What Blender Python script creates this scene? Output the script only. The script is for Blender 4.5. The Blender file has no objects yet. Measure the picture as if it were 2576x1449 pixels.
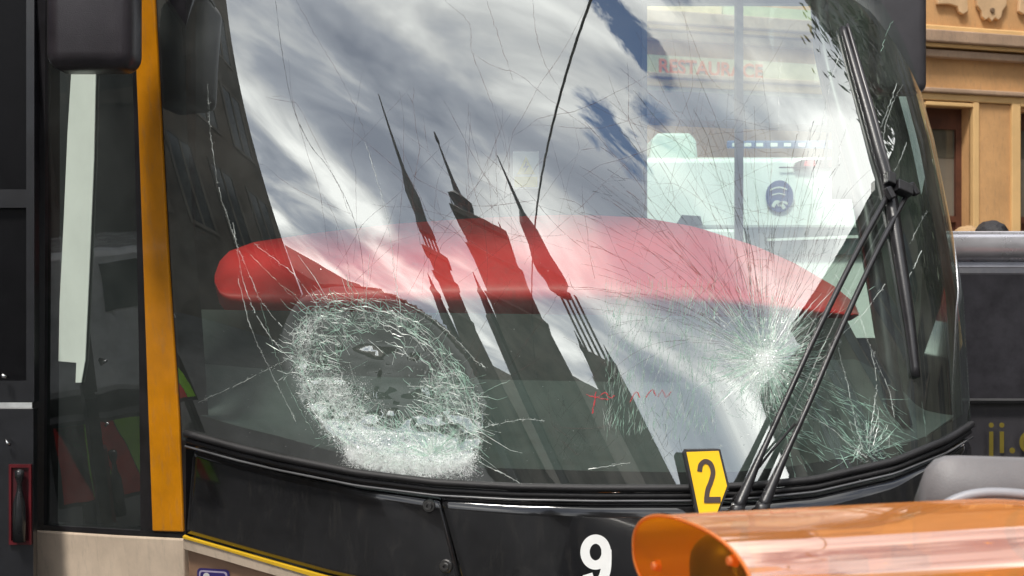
import bpy, bmesh, math, random
import numpy as np
from mathutils import Vector, noise
from mathutils.bvhtree import BVHTree
R = math.radians
rnd = random.Random(7)
rng = np.random.default_rng(11)
scn = bpy.context.scene
C = scn.collection
F, CZ = 3539.0, 1.55            # focal length in units of a 2576 wide picture, eye height

# ------------------------------------------------------------------ camera, sky, sun, exposure
cam_d = bpy.data.cameras.new('camera'); cam = bpy.data.objects.new('camera', cam_d); C.objects.link(cam)
cam.location = (0, 0, CZ); cam.rotation_euler = (R(90), 0, 0)
cam_d.sensor_width = 36; cam_d.lens = 36*F/2576; cam_d.clip_start = .05; cam_d.clip_end = 2000
cam_d.dof.use_dof = True; cam_d.dof.focus_distance = 4.15; cam_d.dof.aperture_fstop = 9
scn.camera = cam
SUN_EL, SUN_AZ = 58, 24         # azimuth counted from straight behind the camera towards the left
sd = Vector((-math.sin(R(SUN_AZ))*math.cos(R(SUN_EL)), -math.cos(R(SUN_AZ))*math.cos(R(SUN_EL)), math.sin(R(SUN_EL))))
sun_d = bpy.data.lights.new('sun', 'SUN'); sun_d.energy = 2.0; sun_d.angle = R(10); sun_d.color = (1, .95, .87)
sun = bpy.data.objects.new('sun', sun_d); C.objects.link(sun); sun.location = sd*60
sun.rotation_euler = (-sd).to_track_quat('-Z', 'Y').to_euler()
scn.view_settings.view_transform = 'Standard'; scn.view_settings.look = 'None'
scn.view_settings.gamma = 1; scn.view_settings.use_curve_mapping = False
scn.view_settings.exposure = 0.95
scn.cycles.max_bounces = 12; scn.cycles.transparent_max_bounces = 24; scn.cycles.use_denoising = True

def dirv(az, el):
    return Vector((-math.sin(R(az))*math.cos(R(el)), -math.cos(R(az))*math.cos(R(el)), math.sin(R(el))))
w = bpy.data.worlds.new('World'); scn.world = w; w.use_nodes = True
nt = w.node_tree; N = nt.nodes; LK = nt.links
bg = N['Background']; bg.inputs[1].default_value = .1
sky = N.new('ShaderNodeTexSky'); sky.sky_type = 'NISHITA'; sky.sun_disc = False; sky.ozone_density = 3.0; sky.dust_density = .3
sky.sun_elevation = R(SUN_EL); sky.sun_rotation = math.atan2(sd.x, sd.y)
def vm(op, a, b=None):
    n = N.new('ShaderNodeVectorMath'); n.operation = op
    for i, x in ((0, a), (1, b)):
        if x is None: continue
        if isinstance(x, (tuple, Vector)): n.inputs[i].default_value = tuple(x)
        else: LK.new(x, n.inputs[i])
    return n.outputs['Value' if op in ('DOT_PRODUCT', 'LENGTH') else 'Vector']
def mt(op, a, b=None, clamp=False):
    n = N.new('ShaderNodeMath'); n.operation = op; n.use_clamp = clamp
    for i, x in ((0, a), (1, b)):
        if x is None: continue
        if isinstance(x, (int, float)): n.inputs[i].default_value = x
        else: LK.new(x, n.inputs[i])
    return n.outputs[0]
def ramp(x, stops):
    n = N.new('ShaderNodeValToRGB'); e = n.color_ramp.elements
    while len(e) < len(stops): e.new(.5)
    for k, (p, c) in zip(e, stops): k.position = p; k.color = (*c, 1) if len(c) == 3 else c
    LK.new(x, n.inputs[0]); return n.outputs[0]
def wnoise(vec, sc, det, rough=.55, dist=0.0):
    n = N.new('ShaderNodeTexNoise'); n.inputs['Scale'].default_value = sc; n.inputs['Detail'].default_value = det
    n.inputs['Roughness'].default_value = rough; n.inputs['Distortion'].default_value = dist
    LK.new(vec, n.inputs['Vector']); return n.outputs['Fac']
tc = N.new('ShaderNodeTexCoord').outputs['Generated']
sp = N.new('ShaderNodeSeparateXYZ'); LK.new(tc, sp.inputs[0])
den = mt('ADD', mt('MAXIMUM', sp.outputs[2], 0.0), .22)
cb = N.new('ShaderNodeCombineXYZ'); LK.new(mt('DIVIDE', sp.outputs[0], den), cb.inputs[0]); LK.new(mt('DIVIDE', sp.outputs[1], den), cb.inputs[1])
pv = cb.outputs[0]
shade = wnoise(pv, 1.6, 6, .52, .5)
wob = mt('SUBTRACT', wnoise(pv, 7.5, 9, .66, .6), .5)
cover = mt('ADD', .93, 0.0)
# gaps in the cloud, as the photograph's reflection shows them
for az, el, r, depth in ((-49, 54, 3.8, 1.6), (-50.5, 51, 2.6, 1.6), (-30, 43.5, 4.2, 1.1), (-40, 45.0, 3.0, .9), (-75, 62, 9, .8), (40, 66, 12, .9), (130, 40, 14, .8), (-140, 55, 15, 1), (85, 35, 10, .8)):
    d = vm('DOT_PRODUCT', tc, dirv(az, el))
    ang = mt('SUBTRACT', 1.0, d)
    k = mt('SUBTRACT', 1.0, mt('DIVIDE', ang, 1-math.cos(R(r))))
    k = mt('ADD', k, mt('MULTIPLY', wob, 5.5))
    k = mt('MULTIPLY', mt('MAXIMUM', mt('MINIMUM', k, 1.0), 0.0), depth)
    cover = mt('SUBTRACT', cover, k)
cover = mt('MAXIMUM', cover, .02)
cl = ramp(shade, [(.34, (3.6, 3.9, 4.7)), (.45, (6.0, 6.3, 7.0)), (.53, (10.5, 10.5, 10.4)), (.64, (19, 18.8, 18.0))])
mx = N.new('ShaderNodeMix'); mx.data_type = 'RGBA'
LK.new(cover, mx.inputs[0]); LK.new(sky.outputs[0], mx.inputs[6]); LK.new(cl, mx.inputs[7])
LK.new(mx.outputs[2], bg.inputs[0])

# ------------------------------------------------------------------ helpers
def lin(c):
    return tuple((x/255/12.92 if x/255 <= .04045 else ((x/255+.055)/1.055)**2.4) for x in c)
MATS = {}
def mat(name, col, rough=.5, metal=0.0, spec=.5, var=.12, scale=8.0, bump=0.0, bscale=60.0, coat=0.0, col2=None, dirt=0.0):
    if name in MATS: return MATS[name]
    m = bpy.data.materials.new(name); m.use_nodes = True; n = m.node_tree.nodes; l = m.node_tree.links
    b = n['Principled BSDF']; b.inputs['Roughness'].default_value = rough; b.inputs['Metallic'].default_value = metal
    b.inputs['Specular IOR Level'].default_value = spec; b.inputs['Coat Weight'].default_value = coat; b.inputs['Coat Roughness'].default_value = .03
    t = n.new('ShaderNodeTexCoord'); z = n.new('ShaderNodeTexNoise'); z.inputs['Scale'].default_value = scale; z.inputs['Detail'].default_value = 6
    z.inputs['Roughness'].default_value = .65
    l.new(t.outputs['Object'], z.inputs['Vector'])
    r = n.new('ShaderNodeValToRGB'); e = r.color_ramp.elements
    c2 = col2 or tuple(x*(1-var*2) for x in col)
    e[0].position = .32; e[0].color = (*c2, 1); e[1].position = .62; e[1].color = (*tuple(min(1, x*(1+var*.5)) for x in col), 1)
    l.new(z.outputs['Fac'], r.inputs[0]); l.new(r.outputs[0], b.inputs['Base Color'])
    mr = n.new('ShaderNodeMapRange'); mr.inputs[3].default_value = max(0, rough*.8); mr.inputs[4].default_value = min(1, rough*1.2)
    l.new(z.outputs['Fac'], mr.inputs[0]); l.new(mr.outputs[0], b.inputs['Roughness'])
    if dirt:
        zd = n.new('ShaderNodeTexNoise'); zd.inputs['Scale'].default_value = 38; zd.inputs['Detail'].default_value = 8; zd.inputs['Roughness'].default_value = .75
        mpg = n.new('ShaderNodeMapping'); mpg.inputs['Scale'].default_value = (1, 1, .22); l.new(t.outputs['Object'], mpg.inputs[0]); l.new(mpg.outputs[0], zd.inputs['Vector'])
        rd = n.new('ShaderNodeValToRGB'); ee = rd.color_ramp.elements; ee[0].position = .52; ee[0].color = (0, 0, 0, 1); ee[1].position = .72; ee[1].color = (dirt, dirt, dirt, 1)
        l.new(zd.outputs['Fac'], rd.inputs[0]); md = n.new('ShaderNodeMix'); md.data_type = 'RGBA'; md.inputs[7].default_value = (.14, .125, .105, 1)
        l.new(rd.outputs[0], md.inputs[0]); l.new(r.outputs[0], md.inputs[6]); l.new(md.outputs[2], b.inputs['Base Color'])
    if bump:
        z2 = n.new('ShaderNodeTexNoise'); z2.inputs['Scale'].default_value = bscale; z2.inputs['Detail'].default_value = 5
        l.new(t.outputs['Object'], z2.inputs['Vector'])
        bp = n.new('ShaderNodeBump'); bp.inputs['Strength'].default_value = bump; bp.inputs['Distance'].default_value = .01
        l.new(z2.outputs['Fac'], bp.inputs['Height']); l.new(bp.outputs[0], b.inputs['Normal'])
    MATS[name] = m; return m
def glass_mat(name, tint, base, rough=0.0, gloss=(1, 1, 1), ior=1.5, dust=0.0, wave=0.0):
    if name in MATS: return MATS[name]
    m = bpy.data.materials.new(name); m.use_nodes = True; n = m.node_tree.nodes; l = m.node_tree.links; n.clear()
    o = n.new('ShaderNodeOutputMaterial'); tr = n.new('ShaderNodeBsdfTransparent'); tr.inputs[0].default_value = (*tint, 1)
    g = n.new('ShaderNodeBsdfGlossy'); g.inputs[0].default_value = (*gloss, 1); g.inputs['Roughness'].default_value = rough
    lw = n.new('ShaderNodeFresnel'); ge = n.new('ShaderNodeNewGeometry'); io = n.new('ShaderNodeMath'); io.operation = 'MULTIPLY_ADD'
    io.inputs[1].default_value = 1/ior-ior; io.inputs[2].default_value = ior; l.new(ge.outputs['Backfacing'], io.inputs[0]); l.new(io.outputs[0], lw.inputs[0])
    ad = n.new('ShaderNodeMath'); ad.operation = 'MULTIPLY_ADD'; ad.use_clamp = True
    ad.inputs[1].default_value = 1.0-base; ad.inputs[2].default_value = base
    l.new(lw.outputs[0], ad.inputs[0])
    x = n.new('ShaderNodeMixShader'); l.new(ad.outputs[0], x.inputs[0]); l.new(tr.outputs[0], x.inputs[1]); l.new(g.outputs[0], x.inputs[2])
    t = n.new('ShaderNodeTexCoord')
    if wave:
        z = n.new('ShaderNodeTexNoise'); z.inputs['Scale'].default_value = 2.6; z.inputs['Detail'].default_value = 2
        l.new(t.outputs['Object'], z.inputs['Vector'])
        bp = n.new('ShaderNodeBump'); bp.inputs['Strength'].default_value = wave; bp.inputs['Distance'].default_value = .02
        l.new(z.outputs['Fac'], bp.inputs['Height']); l.new(bp.outputs[0], g.inputs['Normal'])
    last = x.outputs[0]
    if dust:
        df = n.new('ShaderNodeBsdfDiffuse'); df.inputs[0].default_value = (.55, .58, .55, 1)
        z = n.new('ShaderNodeTexNoise'); z.inputs['Scale'].default_value = 5; z.inputs['Detail'].default_value = 9; z.inputs['Roughness'].default_value = .7
        l.new(t.outputs['Object'], z.inputs['Vector'])
        mr = n.new('ShaderNodeMapRange'); mr.inputs[1].default_value = .35; mr.inputs[2].default_value = .75; mr.inputs[3].default_value = dust*.15; mr.inputs[4].default_value = dust
        l.new(z.outputs['Fac'], mr.inputs[0])
        y = n.new('ShaderNodeMixShader'); l.new(mr.outputs[0], y.inputs[0]); l.new(last, y.inputs[1]); l.new(df.outputs[0], y.inputs[2]); last = y.outputs[0]
    l.new(last, o.inputs[0]); MATS[name] = m; return m
def veil_mat(name, col, alpha, rough=.3, glossy=.15, tr_=.35):
    """thin broken glass: partly see-through, partly scattering"""
    if name in MATS: return MATS[name]
    m = bpy.data.materials.new(name); m.use_nodes = True; n = m.node_tree.nodes; l = m.node_tree.links; n.clear()
    o = n.new('ShaderNodeOutputMaterial'); tr = n.new('ShaderNodeBsdfTransparent')
    d = n.new('ShaderNodeBsdfDiffuse'); d.inputs[0].default_value = (*col, 1)
    tl = n.new('ShaderNodeBsdfTranslucent'); tl.inputs[0].default_value = (*col, 1)
    g = n.new('ShaderNodeBsdfGlossy'); g.inputs['Roughness'].default_value = rough
    a = n.new('ShaderNodeMixShader'); a.inputs[0].default_value = tr_; l.new(d.outputs[0], a.inputs[1]); l.new(tl.outputs[0], a.inputs[2])
    b = n.new('ShaderNodeMixShader'); b.inputs[0].default_value = glossy; l.new(a.outputs[0], b.inputs[1]); l.new(g.outputs[0], b.inputs[2])
    c = n.new('ShaderNodeMixShader'); l.new(tr.outputs[0], c.inputs[1]); l.new(b.outputs[0], c.inputs[2])
    t = n.new('ShaderNodeTexCoord'); z = n.new('ShaderNodeTexNoise'); z.inputs['Scale'].default_value = 45; z.inputs['Detail'].default_value = 3
    l.new(t.outputs['Object'], z.inputs['Vector'])
    mr = n.new('ShaderNodeMapRange'); mr.inputs[1].default_value = .35; mr.inputs[2].default_value = .65
    mr.inputs[3].default_value = alpha*.45; mr.inputs[4].default_value = min(1, alpha*1.4)
    l.new(z.outputs['Fac'], mr.inputs[0]); l.new(mr.outputs[0], c.inputs[0])
    l.new(c.outputs[0], o.inputs[0]); MATS[name] = m; return m

def empty(name, loc, label, cat, group=None):
    o = bpy.data.objects.new(name, None); C.objects.link(o); o.location = loc
    o['label'] = label; o['category'] = cat
    if group: o['group'] = group
    return o
def mobj(name, verts, faces, material, parent=None, smooth=False, kind=None, bevel=0.0, label=None):
    me = bpy.data.meshes.new(name); me.from_pydata([tuple(v) for v in verts], [], faces); me.update()
    o = bpy.data.objects.new(name, me); C.objects.link(o)
    if material: me.materials.append(material)
    if parent:
        o.parent = parent
        off = Vector((0, 0, 0)); p = parent
        while p: off += p.location; p = p.parent
        o.location = -off
    if smooth:
        for p in me.polygons: p.use_smooth = True
    if kind: o['kind'] = kind
    if label: o['label'] = label
    if bevel:
        b = o.modifiers.new('bevel', 'BEVEL'); b.width = bevel; b.segments = 2; b.limit_method = 'ANGLE'; b.angle_limit = R(35)
    return o
def tag(o, label, cat, group=None):
    o['label'] = label; o['category'] = cat
    if group: o['group'] = group
    return o
class MB:
    """collects shapes in world coordinates"""
    def __init__(s): s.v = []; s.f = []
    def add(s, vs, fs):
        k = len(s.v); s.v += [tuple(x) for x in vs]; s.f += [tuple(i+k for i in q) for q in fs]; return s
    def hexa(s, p):            # p: 4 front corners, 4 back corners, same order
        return s.add(p, [(0, 1, 2, 3), (7, 6, 5, 4), (0, 4, 5, 1), (1, 5, 6, 2), (2, 6, 7, 3), (3, 7, 4, 0)])
    def box(s, a, b):
        x0, y0, z0 = a; x1, y1, z1 = b
        return s.hexa([(x0, y0, z0), (x1, y0, z0), (x1, y0, z1), (x0, y0, z1), (x0, y1, z0), (x1, y1, z0), (x1, y1, z1), (x0, y1, z1)])
    def tube(s, pts, rad, n=8, cap=True):
        pts = [Vector(p) for p in pts]; rad = rad if isinstance(rad, (list, tuple)) else [rad]*len(pts)
        ring = []; up = Vector((.13, .21, 1)).normalized()
        for i, p in enumerate(pts):
            d = (pts[min(i+1, len(pts)-1)]-pts[max(i-1, 0)]).normalized()
            a = d.cross(up)
            if a.length < 1e-3: a = d.cross(Vector((1, 0, 0)))
            a.normalize(); b = d.cross(a)
            ring.append([p+(a*math.cos(2*math.pi*k/n)+b*math.sin(2*math.pi*k/n))*rad[i] for k in range(n)])
        vs = [q for r in ring for q in r]; fs = []
        for i in range(len(pts)-1):
            for k in range(n):
                fs.append((i*n+k, i*n+(k+1) % n, (i+1)*n+(k+1) % n, (i+1)*n+k))
        if cap: fs += [tuple(range(n-1, -1, -1)), tuple((len(pts)-1)*n+k for k in range(n))]
        return s.add(vs, fs)
    def prism(s, poly, d):     # poly: 3D polygon, d: extrusion
        n = len(poly); P = [Vector(p) for p in poly]; Q = [p+Vector(d) for p in P]
        return s.add(P+Q, [tuple(range(n)), tuple(range(2*n-1, n-1, -1))]+[(i, i+n, (i+1) % n+n, (i+1) % n) for i in range(n)])
    def loft(s, rings, caps=True):
        n = len(rings[0]); vs = [p for r in rings for p in r]
        fs = [(i*n+k, i*n+(k+1) % n, (i+1)*n+(k+1) % n, (i+1)*n+k) for i in range(len(rings)-1) for k in range(n)]
        if caps: fs += [tuple(range(n-1, -1, -1)), tuple((len(rings)-1)*n+k for k in range(n))]
        return s.add(vs, fs)
    def grid(s, rows):
        m = len(rows[0]); vs = [p for r in rows for p in r]
        return s.add(vs, [(i*m+k, i*m+k+1, (i+1)*m+k+1, (i+1)*m+k) for i in range(len(rows)-1) for k in range(m-1)])
    def build(s, name, material, parent=None, **kw): return mobj(name, s.v, s.f, material, parent, **kw)
def ray(u, v): return Vector(((u-1288)/F, 1, -(v-724)/F))
def P(u, v, y): return Vector(((u-1288)/F*y, y, CZ-(v-724)/F*y))
def ip(pts, x):
    return float(np.interp(x, [p[0] for p in pts], [p[1] for p in pts]))
def ipv(pts, v):               # pts (u, v): u at v
    q = sorted(pts, key=lambda p: p[1]); vs = [p[1] for p in q]; us = [p[0] for p in q]
    if v < vs[0]: return us[0]+(us[1]-us[0])/(vs[1]-vs[0])*(v-vs[0])
    if v > vs[-1]: return us[-1]+(us[-1]-us[-2])/(vs[-1]-vs[-2])*(v-vs[-1])
    return float(np.interp(v, vs, us))
def smooth_line(pts, n):       # Catmull-Rom through points of any dimension
    p = np.array(pts, float); p = np.vstack([2*p[0]-p[1], p, 2*p[-1]-p[-2]]); out = []
    for i in range(1, len(p)-2):
        for t in np.linspace(0, 1, n, endpoint=False):
            a, b, c, d = p[i-1], p[i], p[i+1], p[i+2]
            out.append(.5*((2*b)+(-a+c)*t+(2*a-5*b+4*c-d)*t*t+(-a+3*b-3*c+d)*t**3))
    out.append(p[-2]); return np.array(out)
# stroke a centre line in 2D into a flat outline strip
def stroke2d(pts, wd, n=8):
    c = smooth_line(pts, n); d = np.gradient(c, axis=0); d /= np.linalg.norm(d, axis=1)[:, None]
    nn = np.stack([-d[:, 1], d[:, 0]], 1); return c+nn*wd/2, c-nn*wd/2

# ------------------------------------------------------------------ the tram's front skin (one smooth curved shell)
def S(x, z):
    h = z-(CZ-.55); dx = x-.3899+.3067*h
    a = -.15*(.25-h)**2 if 0 < h < .25 else (0 if h >= .25 else -.009375+.075*h)
    return a+4.0213+.1501*dx*dx+.0363*abs(dx)**3+.0677*h+.1237*h*h+(.1283*h-.021*h*h)*(x-.2)
LEFT = [(395, 0), (413, 350), (432, 700), (456, 1050), (468, 1340)]
SIL = [(2090, -520), (2182, -250), (2250, 0), (2290, 130), (2350, 350), (2400, 600), (2425, 750), (2434, 900), (2444, 1085), (2450, 1300), (2452, 1600)]
def xleft(z):
    x = -1.1
    for _ in range(25):
        y = S(x, z); x = (ipv(LEFT, CZ and 724-(z-CZ)/y*F)-1288)/F*y
    return x
RAD = .5
def xright(z):
    x = 1.0
    for _ in range(40):
        y = S(x, z); s = math.atan((S(x+.005, z)-S(x-.005, z))/.01)
        cx, cy = x-RAD*math.sin(s), y+RAD*math.cos(s)
        t = R(72); 
        for _ in range(4):
            px, py = cx+RAD*math.sin(t), cy-RAD*math.cos(t); t = math.pi/2-math.atan2(px, py)
        u = 1288+px/py*F; v = 724-(z-CZ)/py*F
        x += (ipv(SIL, v)-u)/F*py*.8
    return x, s, cx, cy
def shell_row(z, ns, na, tail=1.2):
    xl = xleft(z); xr, s, cx, cy = xright(z); row = []
    for i in range(ns):
        x = xl+(xr-xl)*i/ns; row.append(Vector((x, S(x, z), z)))
    for k in range(na+1):
        t = s+(R(97)-s)*k/na; row.append(Vector((cx+RAD*math.sin(t), cy-RAD*math.cos(t), z)))
    return row
NS, NA = 150, 44
ZS = np.linspace(.35, 3.25, 134)
ROWS = [shell_row(z, NS, NA) for z in ZS]
_m = MB().grid(ROWS)
BV = BVHTree.FromPolygons(_m.v, _m.f)
SHELL = np.array([[tuple(p) for p in r] for r in ROWS])       # [z][col][xyz]
O = Vector((0, 0, CZ))
def hit(u, v):
    for k in range(60):
        h = BV.ray_cast(O, ray(u-k*3*(1 if u > 1288 else -1), v).normalized())
        if h[0] is not None:
            n = h[1]; n = -n if n.dot(ray(u, v)) > 0 else n
            return h[0], n.normalized()
    raise RuntimeError((u, v))
def on(u, v, off=0.0):
    p, n = hit(u, v); return p+n*off
def patch(top, bot, nu, nv, off=0.0, u0=None, u1=None):
    """sheet on the shell between two picture curves given as (u, v) points"""
    u0 = top[0][0] if u0 is None else u0; u1 = top[-1][0] if u1 is None else u1
    rows = []
    for j in range(nv+1):
        t = j/nv; row = []
        for i in range(nu+1):
            s = i/nu; a = (1-s)*top[0][0]+s*top[-1][0]; b = (1-s)*bot[0][0]+s*bot[-1][0]
            va, vb = ip(top, a), ip(bot, b); row.append(on(a+(b-a)*t, va+(vb-va)*t, off))
        rows.append(row)
    return rows
def thick(rows, back):         # closed slab: front grid + copy pushed back by vector
    mb = MB(); n, m = len(rows), len(rows[0]); b = [[p+Vector(back) for p in r] for r in rows]
    vs = [p for r in rows for p in r]+[p for r in b for p in r]; k = n*m; fs = []
    for i in range(n-1):
        for j in range(m-1):
            q = (i*m+j, i*m+j+1, (i+1)*m+j+1, (i+1)*m+j); fs += [q[::-1], tuple(x+k for x in q)]
    edge = [i for i in range(m)]+[r*m+m-1 for r in range(1, n)]+[(n-1)*m+j for j in range(m-2, -1, -1)]+[r*m for r in range(n-2, 0, -1)]
    for a, c in zip(edge, edge[1:]+edge[:1]): fs.append((a, c, c+k, a+k))
    return mb.add(vs, fs)

# corner plane left of the windscreen
CA, CB = Vector(SHELL[10][0]), Vector(SHELL[100][0])
EDIR = Vector((-.82, .574, 0)); EN = (CB-CA).cross(EDIR).normalized()
if EN.y > 0: EN = -EN
def side(u, v, off=0.0):
    d = ray(u, v); t = (CA-O).dot(EN)/d.dot(EN); return O+d*t+EN*off
def sidepoly(pts, off, back): return [side(u, v, off) for u, v in pts], -EN*back

# ------------------------------------------------------------------ ground
asph = mat('asphalt', (.055, .055, .056), .85, var=.25, scale=3, bump=.5, bscale=90)
g = MB(); g.add([(-900, -900, 0), (900, -900, 0), (900, 900, 0), (-900, 900, 0)], [(0, 1, 2, 3)])
gr = g.build('ground', asph); gr['kind'] = 'structure'
pv_m = mat('paving', (.22, .21, .19), .85, var=.2, scale=5, bump=.4, bscale=40)
MB().box((1.2, 7.0, .004), (60, 30, .15)).build('pavement', pv_m, kind='structure')

# ------------------------------------------------------------------ tram
tram = empty('tram', (.2, 4.6, 0), 'tram front with a smashed curved windscreen, black nose panels and orange corner stripe', 'tram')
blk = mat('gloss_black', (.012, .012, .013), .10, var=.3, scale=3, coat=.5, dirt=.10)
satin = mat('satin_black', (.016, .015, .017), .38, var=.3)
rub = mat('black_rubber', (.014, .013, .014), .6, var=.3, bump=.15, bscale=200)
dkin = mat('cab_lining', (.03, .03, .031), .7, var=.3)
orange = mat('orange_paint', lin((200, 128, 6)), .33, var=.11, scale=5, coat=.25, dirt=.35)
cream = mat('cream_paint', lin((205, 186, 165)), .35, var=.11, scale=4, coat=.3, dirt=.3)
sand = mat('sand_paint', lin((165, 130, 105)), .4, var=.08, scale=4, coat=.2)
yel = mat('yellow_line', lin((226, 182, 46)), .4, var=.05)
white = mat('white_vinyl', (.8, .8, .78), .45, var=.04)

GL_BOT = [(455, 1106), (600, 1146), (700, 1170), (900, 1210), (1100, 1235), (1300, 1246), (1500, 1250), (1725, 1250), (1900, 1243), (2050, 1228), (2250, 1182), (2380, 1128), (2446, 1085)]
GL_IN = [(455, 1035), (520, 1052), (600, 1074), (700, 1098), (850, 1140), (1000, 1163), (1200, 1176), (1500, 1184), (1700, 1187), (1850, 1186), (2000, 1171), (2200, 1136), (2330, 1098), (2446, 1032)]
# --- windscreen: columns follow the shell, rows run from the lower edge up; the left impact pushes it in
E1 = (970, 970); TH = R(42); EA, EB = 268., 172.
def e1r(u, v):
    x, y = u-E1[0], v-E1[1]; a = x*math.cos(TH)+y*math.sin(TH); b = -x*math.sin(TH)+y*math.cos(TH)
    return math.hypot(a/EA, b/EB)
def proj(p): return 1288+p[0]/p[1]*F, 724-(p[2]-CZ)/p[1]*F
def shell_at(z, c):
    f = (z-ZS[0])/(ZS[1]-ZS[0]); i = int(min(max(f, 0), len(ZS)-2)); t = f-i; return SHELL[i][c]*(1-t)+SHELL[i+1][c]*t
rows = []; NR = 150
zb = []
for c in range(NS+NA+1):
    z = 1.0
    for _ in range(12):
        p = shell_at(z, c); u, v = proj(p); z = CZ-(ip(GL_BOT, u)-724)/F*p[1]
    zb.append(z)
def dent(u, v):
    d = 0
    r = e1r(u, v)
    if r < 1.1:
        k = max(0, 1-(r/1.1)**2); d += .03*k**.8
        d += (noise.noise(Vector((u*.018, v*.018, 3)))*.006+noise.noise(Vector((u*.05, v*.05, 9)))*.0035)*min(1, k*3)
    r2 = math.hypot(u-1925, v-905)/170
    if r2 < 1: d += 0
    return d*min(1, max(0, (ip(GL_IN, u)-6-v)/70))
for j in range(NR+1):
    row = []
    for c in range(NS+NA+1):
        z = zb[c]+(3.12-zb[c])*(j/NR)**1.2
        p = shell_at(z, c); u, v = proj(p)
        row.append(Vector(p)+Vector((0, 1, 0))*dent(u, v))
    rows.append(row)
wind_m = glass_mat('windscreen_glass', (.82, .92, .87), .24, gloss=(.97, 1.0, .99), ior=1.52, dust=.05)
wb = MB().grid(rows)
wind = wb.build('windscreen', wind_m, tram, smooth=True)
GB = BVHTree.FromPolygons(wb.v, wb.f)
def gon(u, v, off=0.0):
    h = GB.ray_cast(O, ray(u, v).normalized())
    if h[0] is None: p, n = hit(u, v); return p+n*off, n
    n = h[1]; n = -n if n.dot(ray(u, v)) > 0 else n
    return h[0]+n*off, n
# black printed border inside the glass: lower band and left band
rws = patch(GL_IN, [(a, b+8) for a, b in GL_BOT], 90, 4, -.006)
rws = [[p for p in r] for r in rws]
MB().grid(rws).build('printed_border', satin, wind, smooth=True)
lb = []
for v in np.linspace(-420, 1045, 44):
    u0 = ipv(LEFT, v)+2; lb.append([on(u0+(ipv([(452, 0), (478, 500), (505, 800), (522, 1060)], v)-u0)*k/3, v, -.006) for k in range(4)])
MB().grid(lb).build('printed_border', satin, wind, smooth=True)
# rubber lip and the trim gap below the glass
def edge_tube(pts, dv, off, rad, n=90, u0=470, u1=2440):
    return MB().tube([on(u, ip(pts, u)+dv, off) for u in np.linspace(u0, u1, n)], rad, 8)
edge_tube(GL_BOT, -22, .006, .011).build('windscreen_seal', rub, tram, smooth=True)
edge_tube(GL_BOT, -4, -.002, .009).build('windscreen_seal', rub, tram, smooth=True)
tr_m = mat('trim_edge', (.10, .10, .105), .25, var=.2)
edge_tube(GL_BOT, 10, .008, .0035).build('trim_strip', tr_m, tram, smooth=True)
# nose panels below the glass
PB = [(468, 1338), (650, 1390), (830, 1440), (1000, 1478), (1200, 1520), (1500, 1560), (1800, 1570), (2100, 1540), (2446, 1440)]
def seam(v): return 1103+(v-1240)*.272
def nose(ua, ub, nu, lean=0):
    rws = []
    for j in range(17):
        row = []
        for i in range(nu+1):
            s = i/nu; vt = 1300
            for _ in range(6):
                ul, ur = ua(vt), ub(vt); u = ul+(ur-ul)*s; vt = (ip(GL_BOT, u)+16)*(1-j/16)+ip(PB, u)*j/16
            row.append(on(u, vt, (.004 if j else -.008)-lean*(1-j/16)))
        rws.append(row)
    return rws
thick(nose(lambda v: 472, lambda v: seam(v)-4, 50, .030), (0, .03, 0)).build('nose_panel', blk, tram, smooth=True)
thick(nose(lambda v: seam(v)+4, lambda v: 2440, 90), (0, .03, 0)).build('nose_panel', blk, tram, smooth=True)
# bolts: washer, socket head
steel = mat('bolt_steel', (.16, .155, .15), .35, metal=.9, var=.2)
for u, v in ((1073, 1275), (1121, 1424)):
    p, n = hit(u, v); p = p+n*(.004-.03*max(0, 1-(v-1262)/205)); a = n.cross(Vector((0, 0, 1))).normalized(); b = a.cross(n)
    def ringp(r, d, k=20): return [p+n*d+(a*math.cos(6.2832*i/k)+b*math.sin(6.2832*i/k))*r for i in range(k)]
    MB().loft([ringp(.020, -.01), ringp(.020, .002), ringp(.0175, .005), ringp(.012, .005), ringp(.012, .010), ringp(.0105, .012), ringp(.006, .012), ringp(.005, .004)]).build('bolt', steel, tram, smooth=False)
# fleet digit nine on the nose
def zoom9(x, y): return (1300+x/2.787)*.7548, (1400+y/2.787)*.7548
el = [(1910+98*math.cos(t), 1222-120*math.sin(t)) for t in np.linspace(0, 2*math.pi, 25)]
nine = MB()
def stroke_on(mb, pts, wd, conv, surf, off, n=6, step=1):
    a, b = stroke2d(pts, wd, n)
    mb.grid([[surf(*conv(*q), off) for q in a], [surf(*conv(*q), off) for q in b]])
stroke_on(nine, el, 86, zoom9, on, .0065, 3)
stroke_on(nine, [(2010, 1200), (2011, 1290), (2003, 1390), (1975, 1470), (1930, 1505), (1880, 1500), (1850, 1470), (1835, 1425)], 94, zoom9, on, .0072)
nine.build('digit', white, tram)
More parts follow.
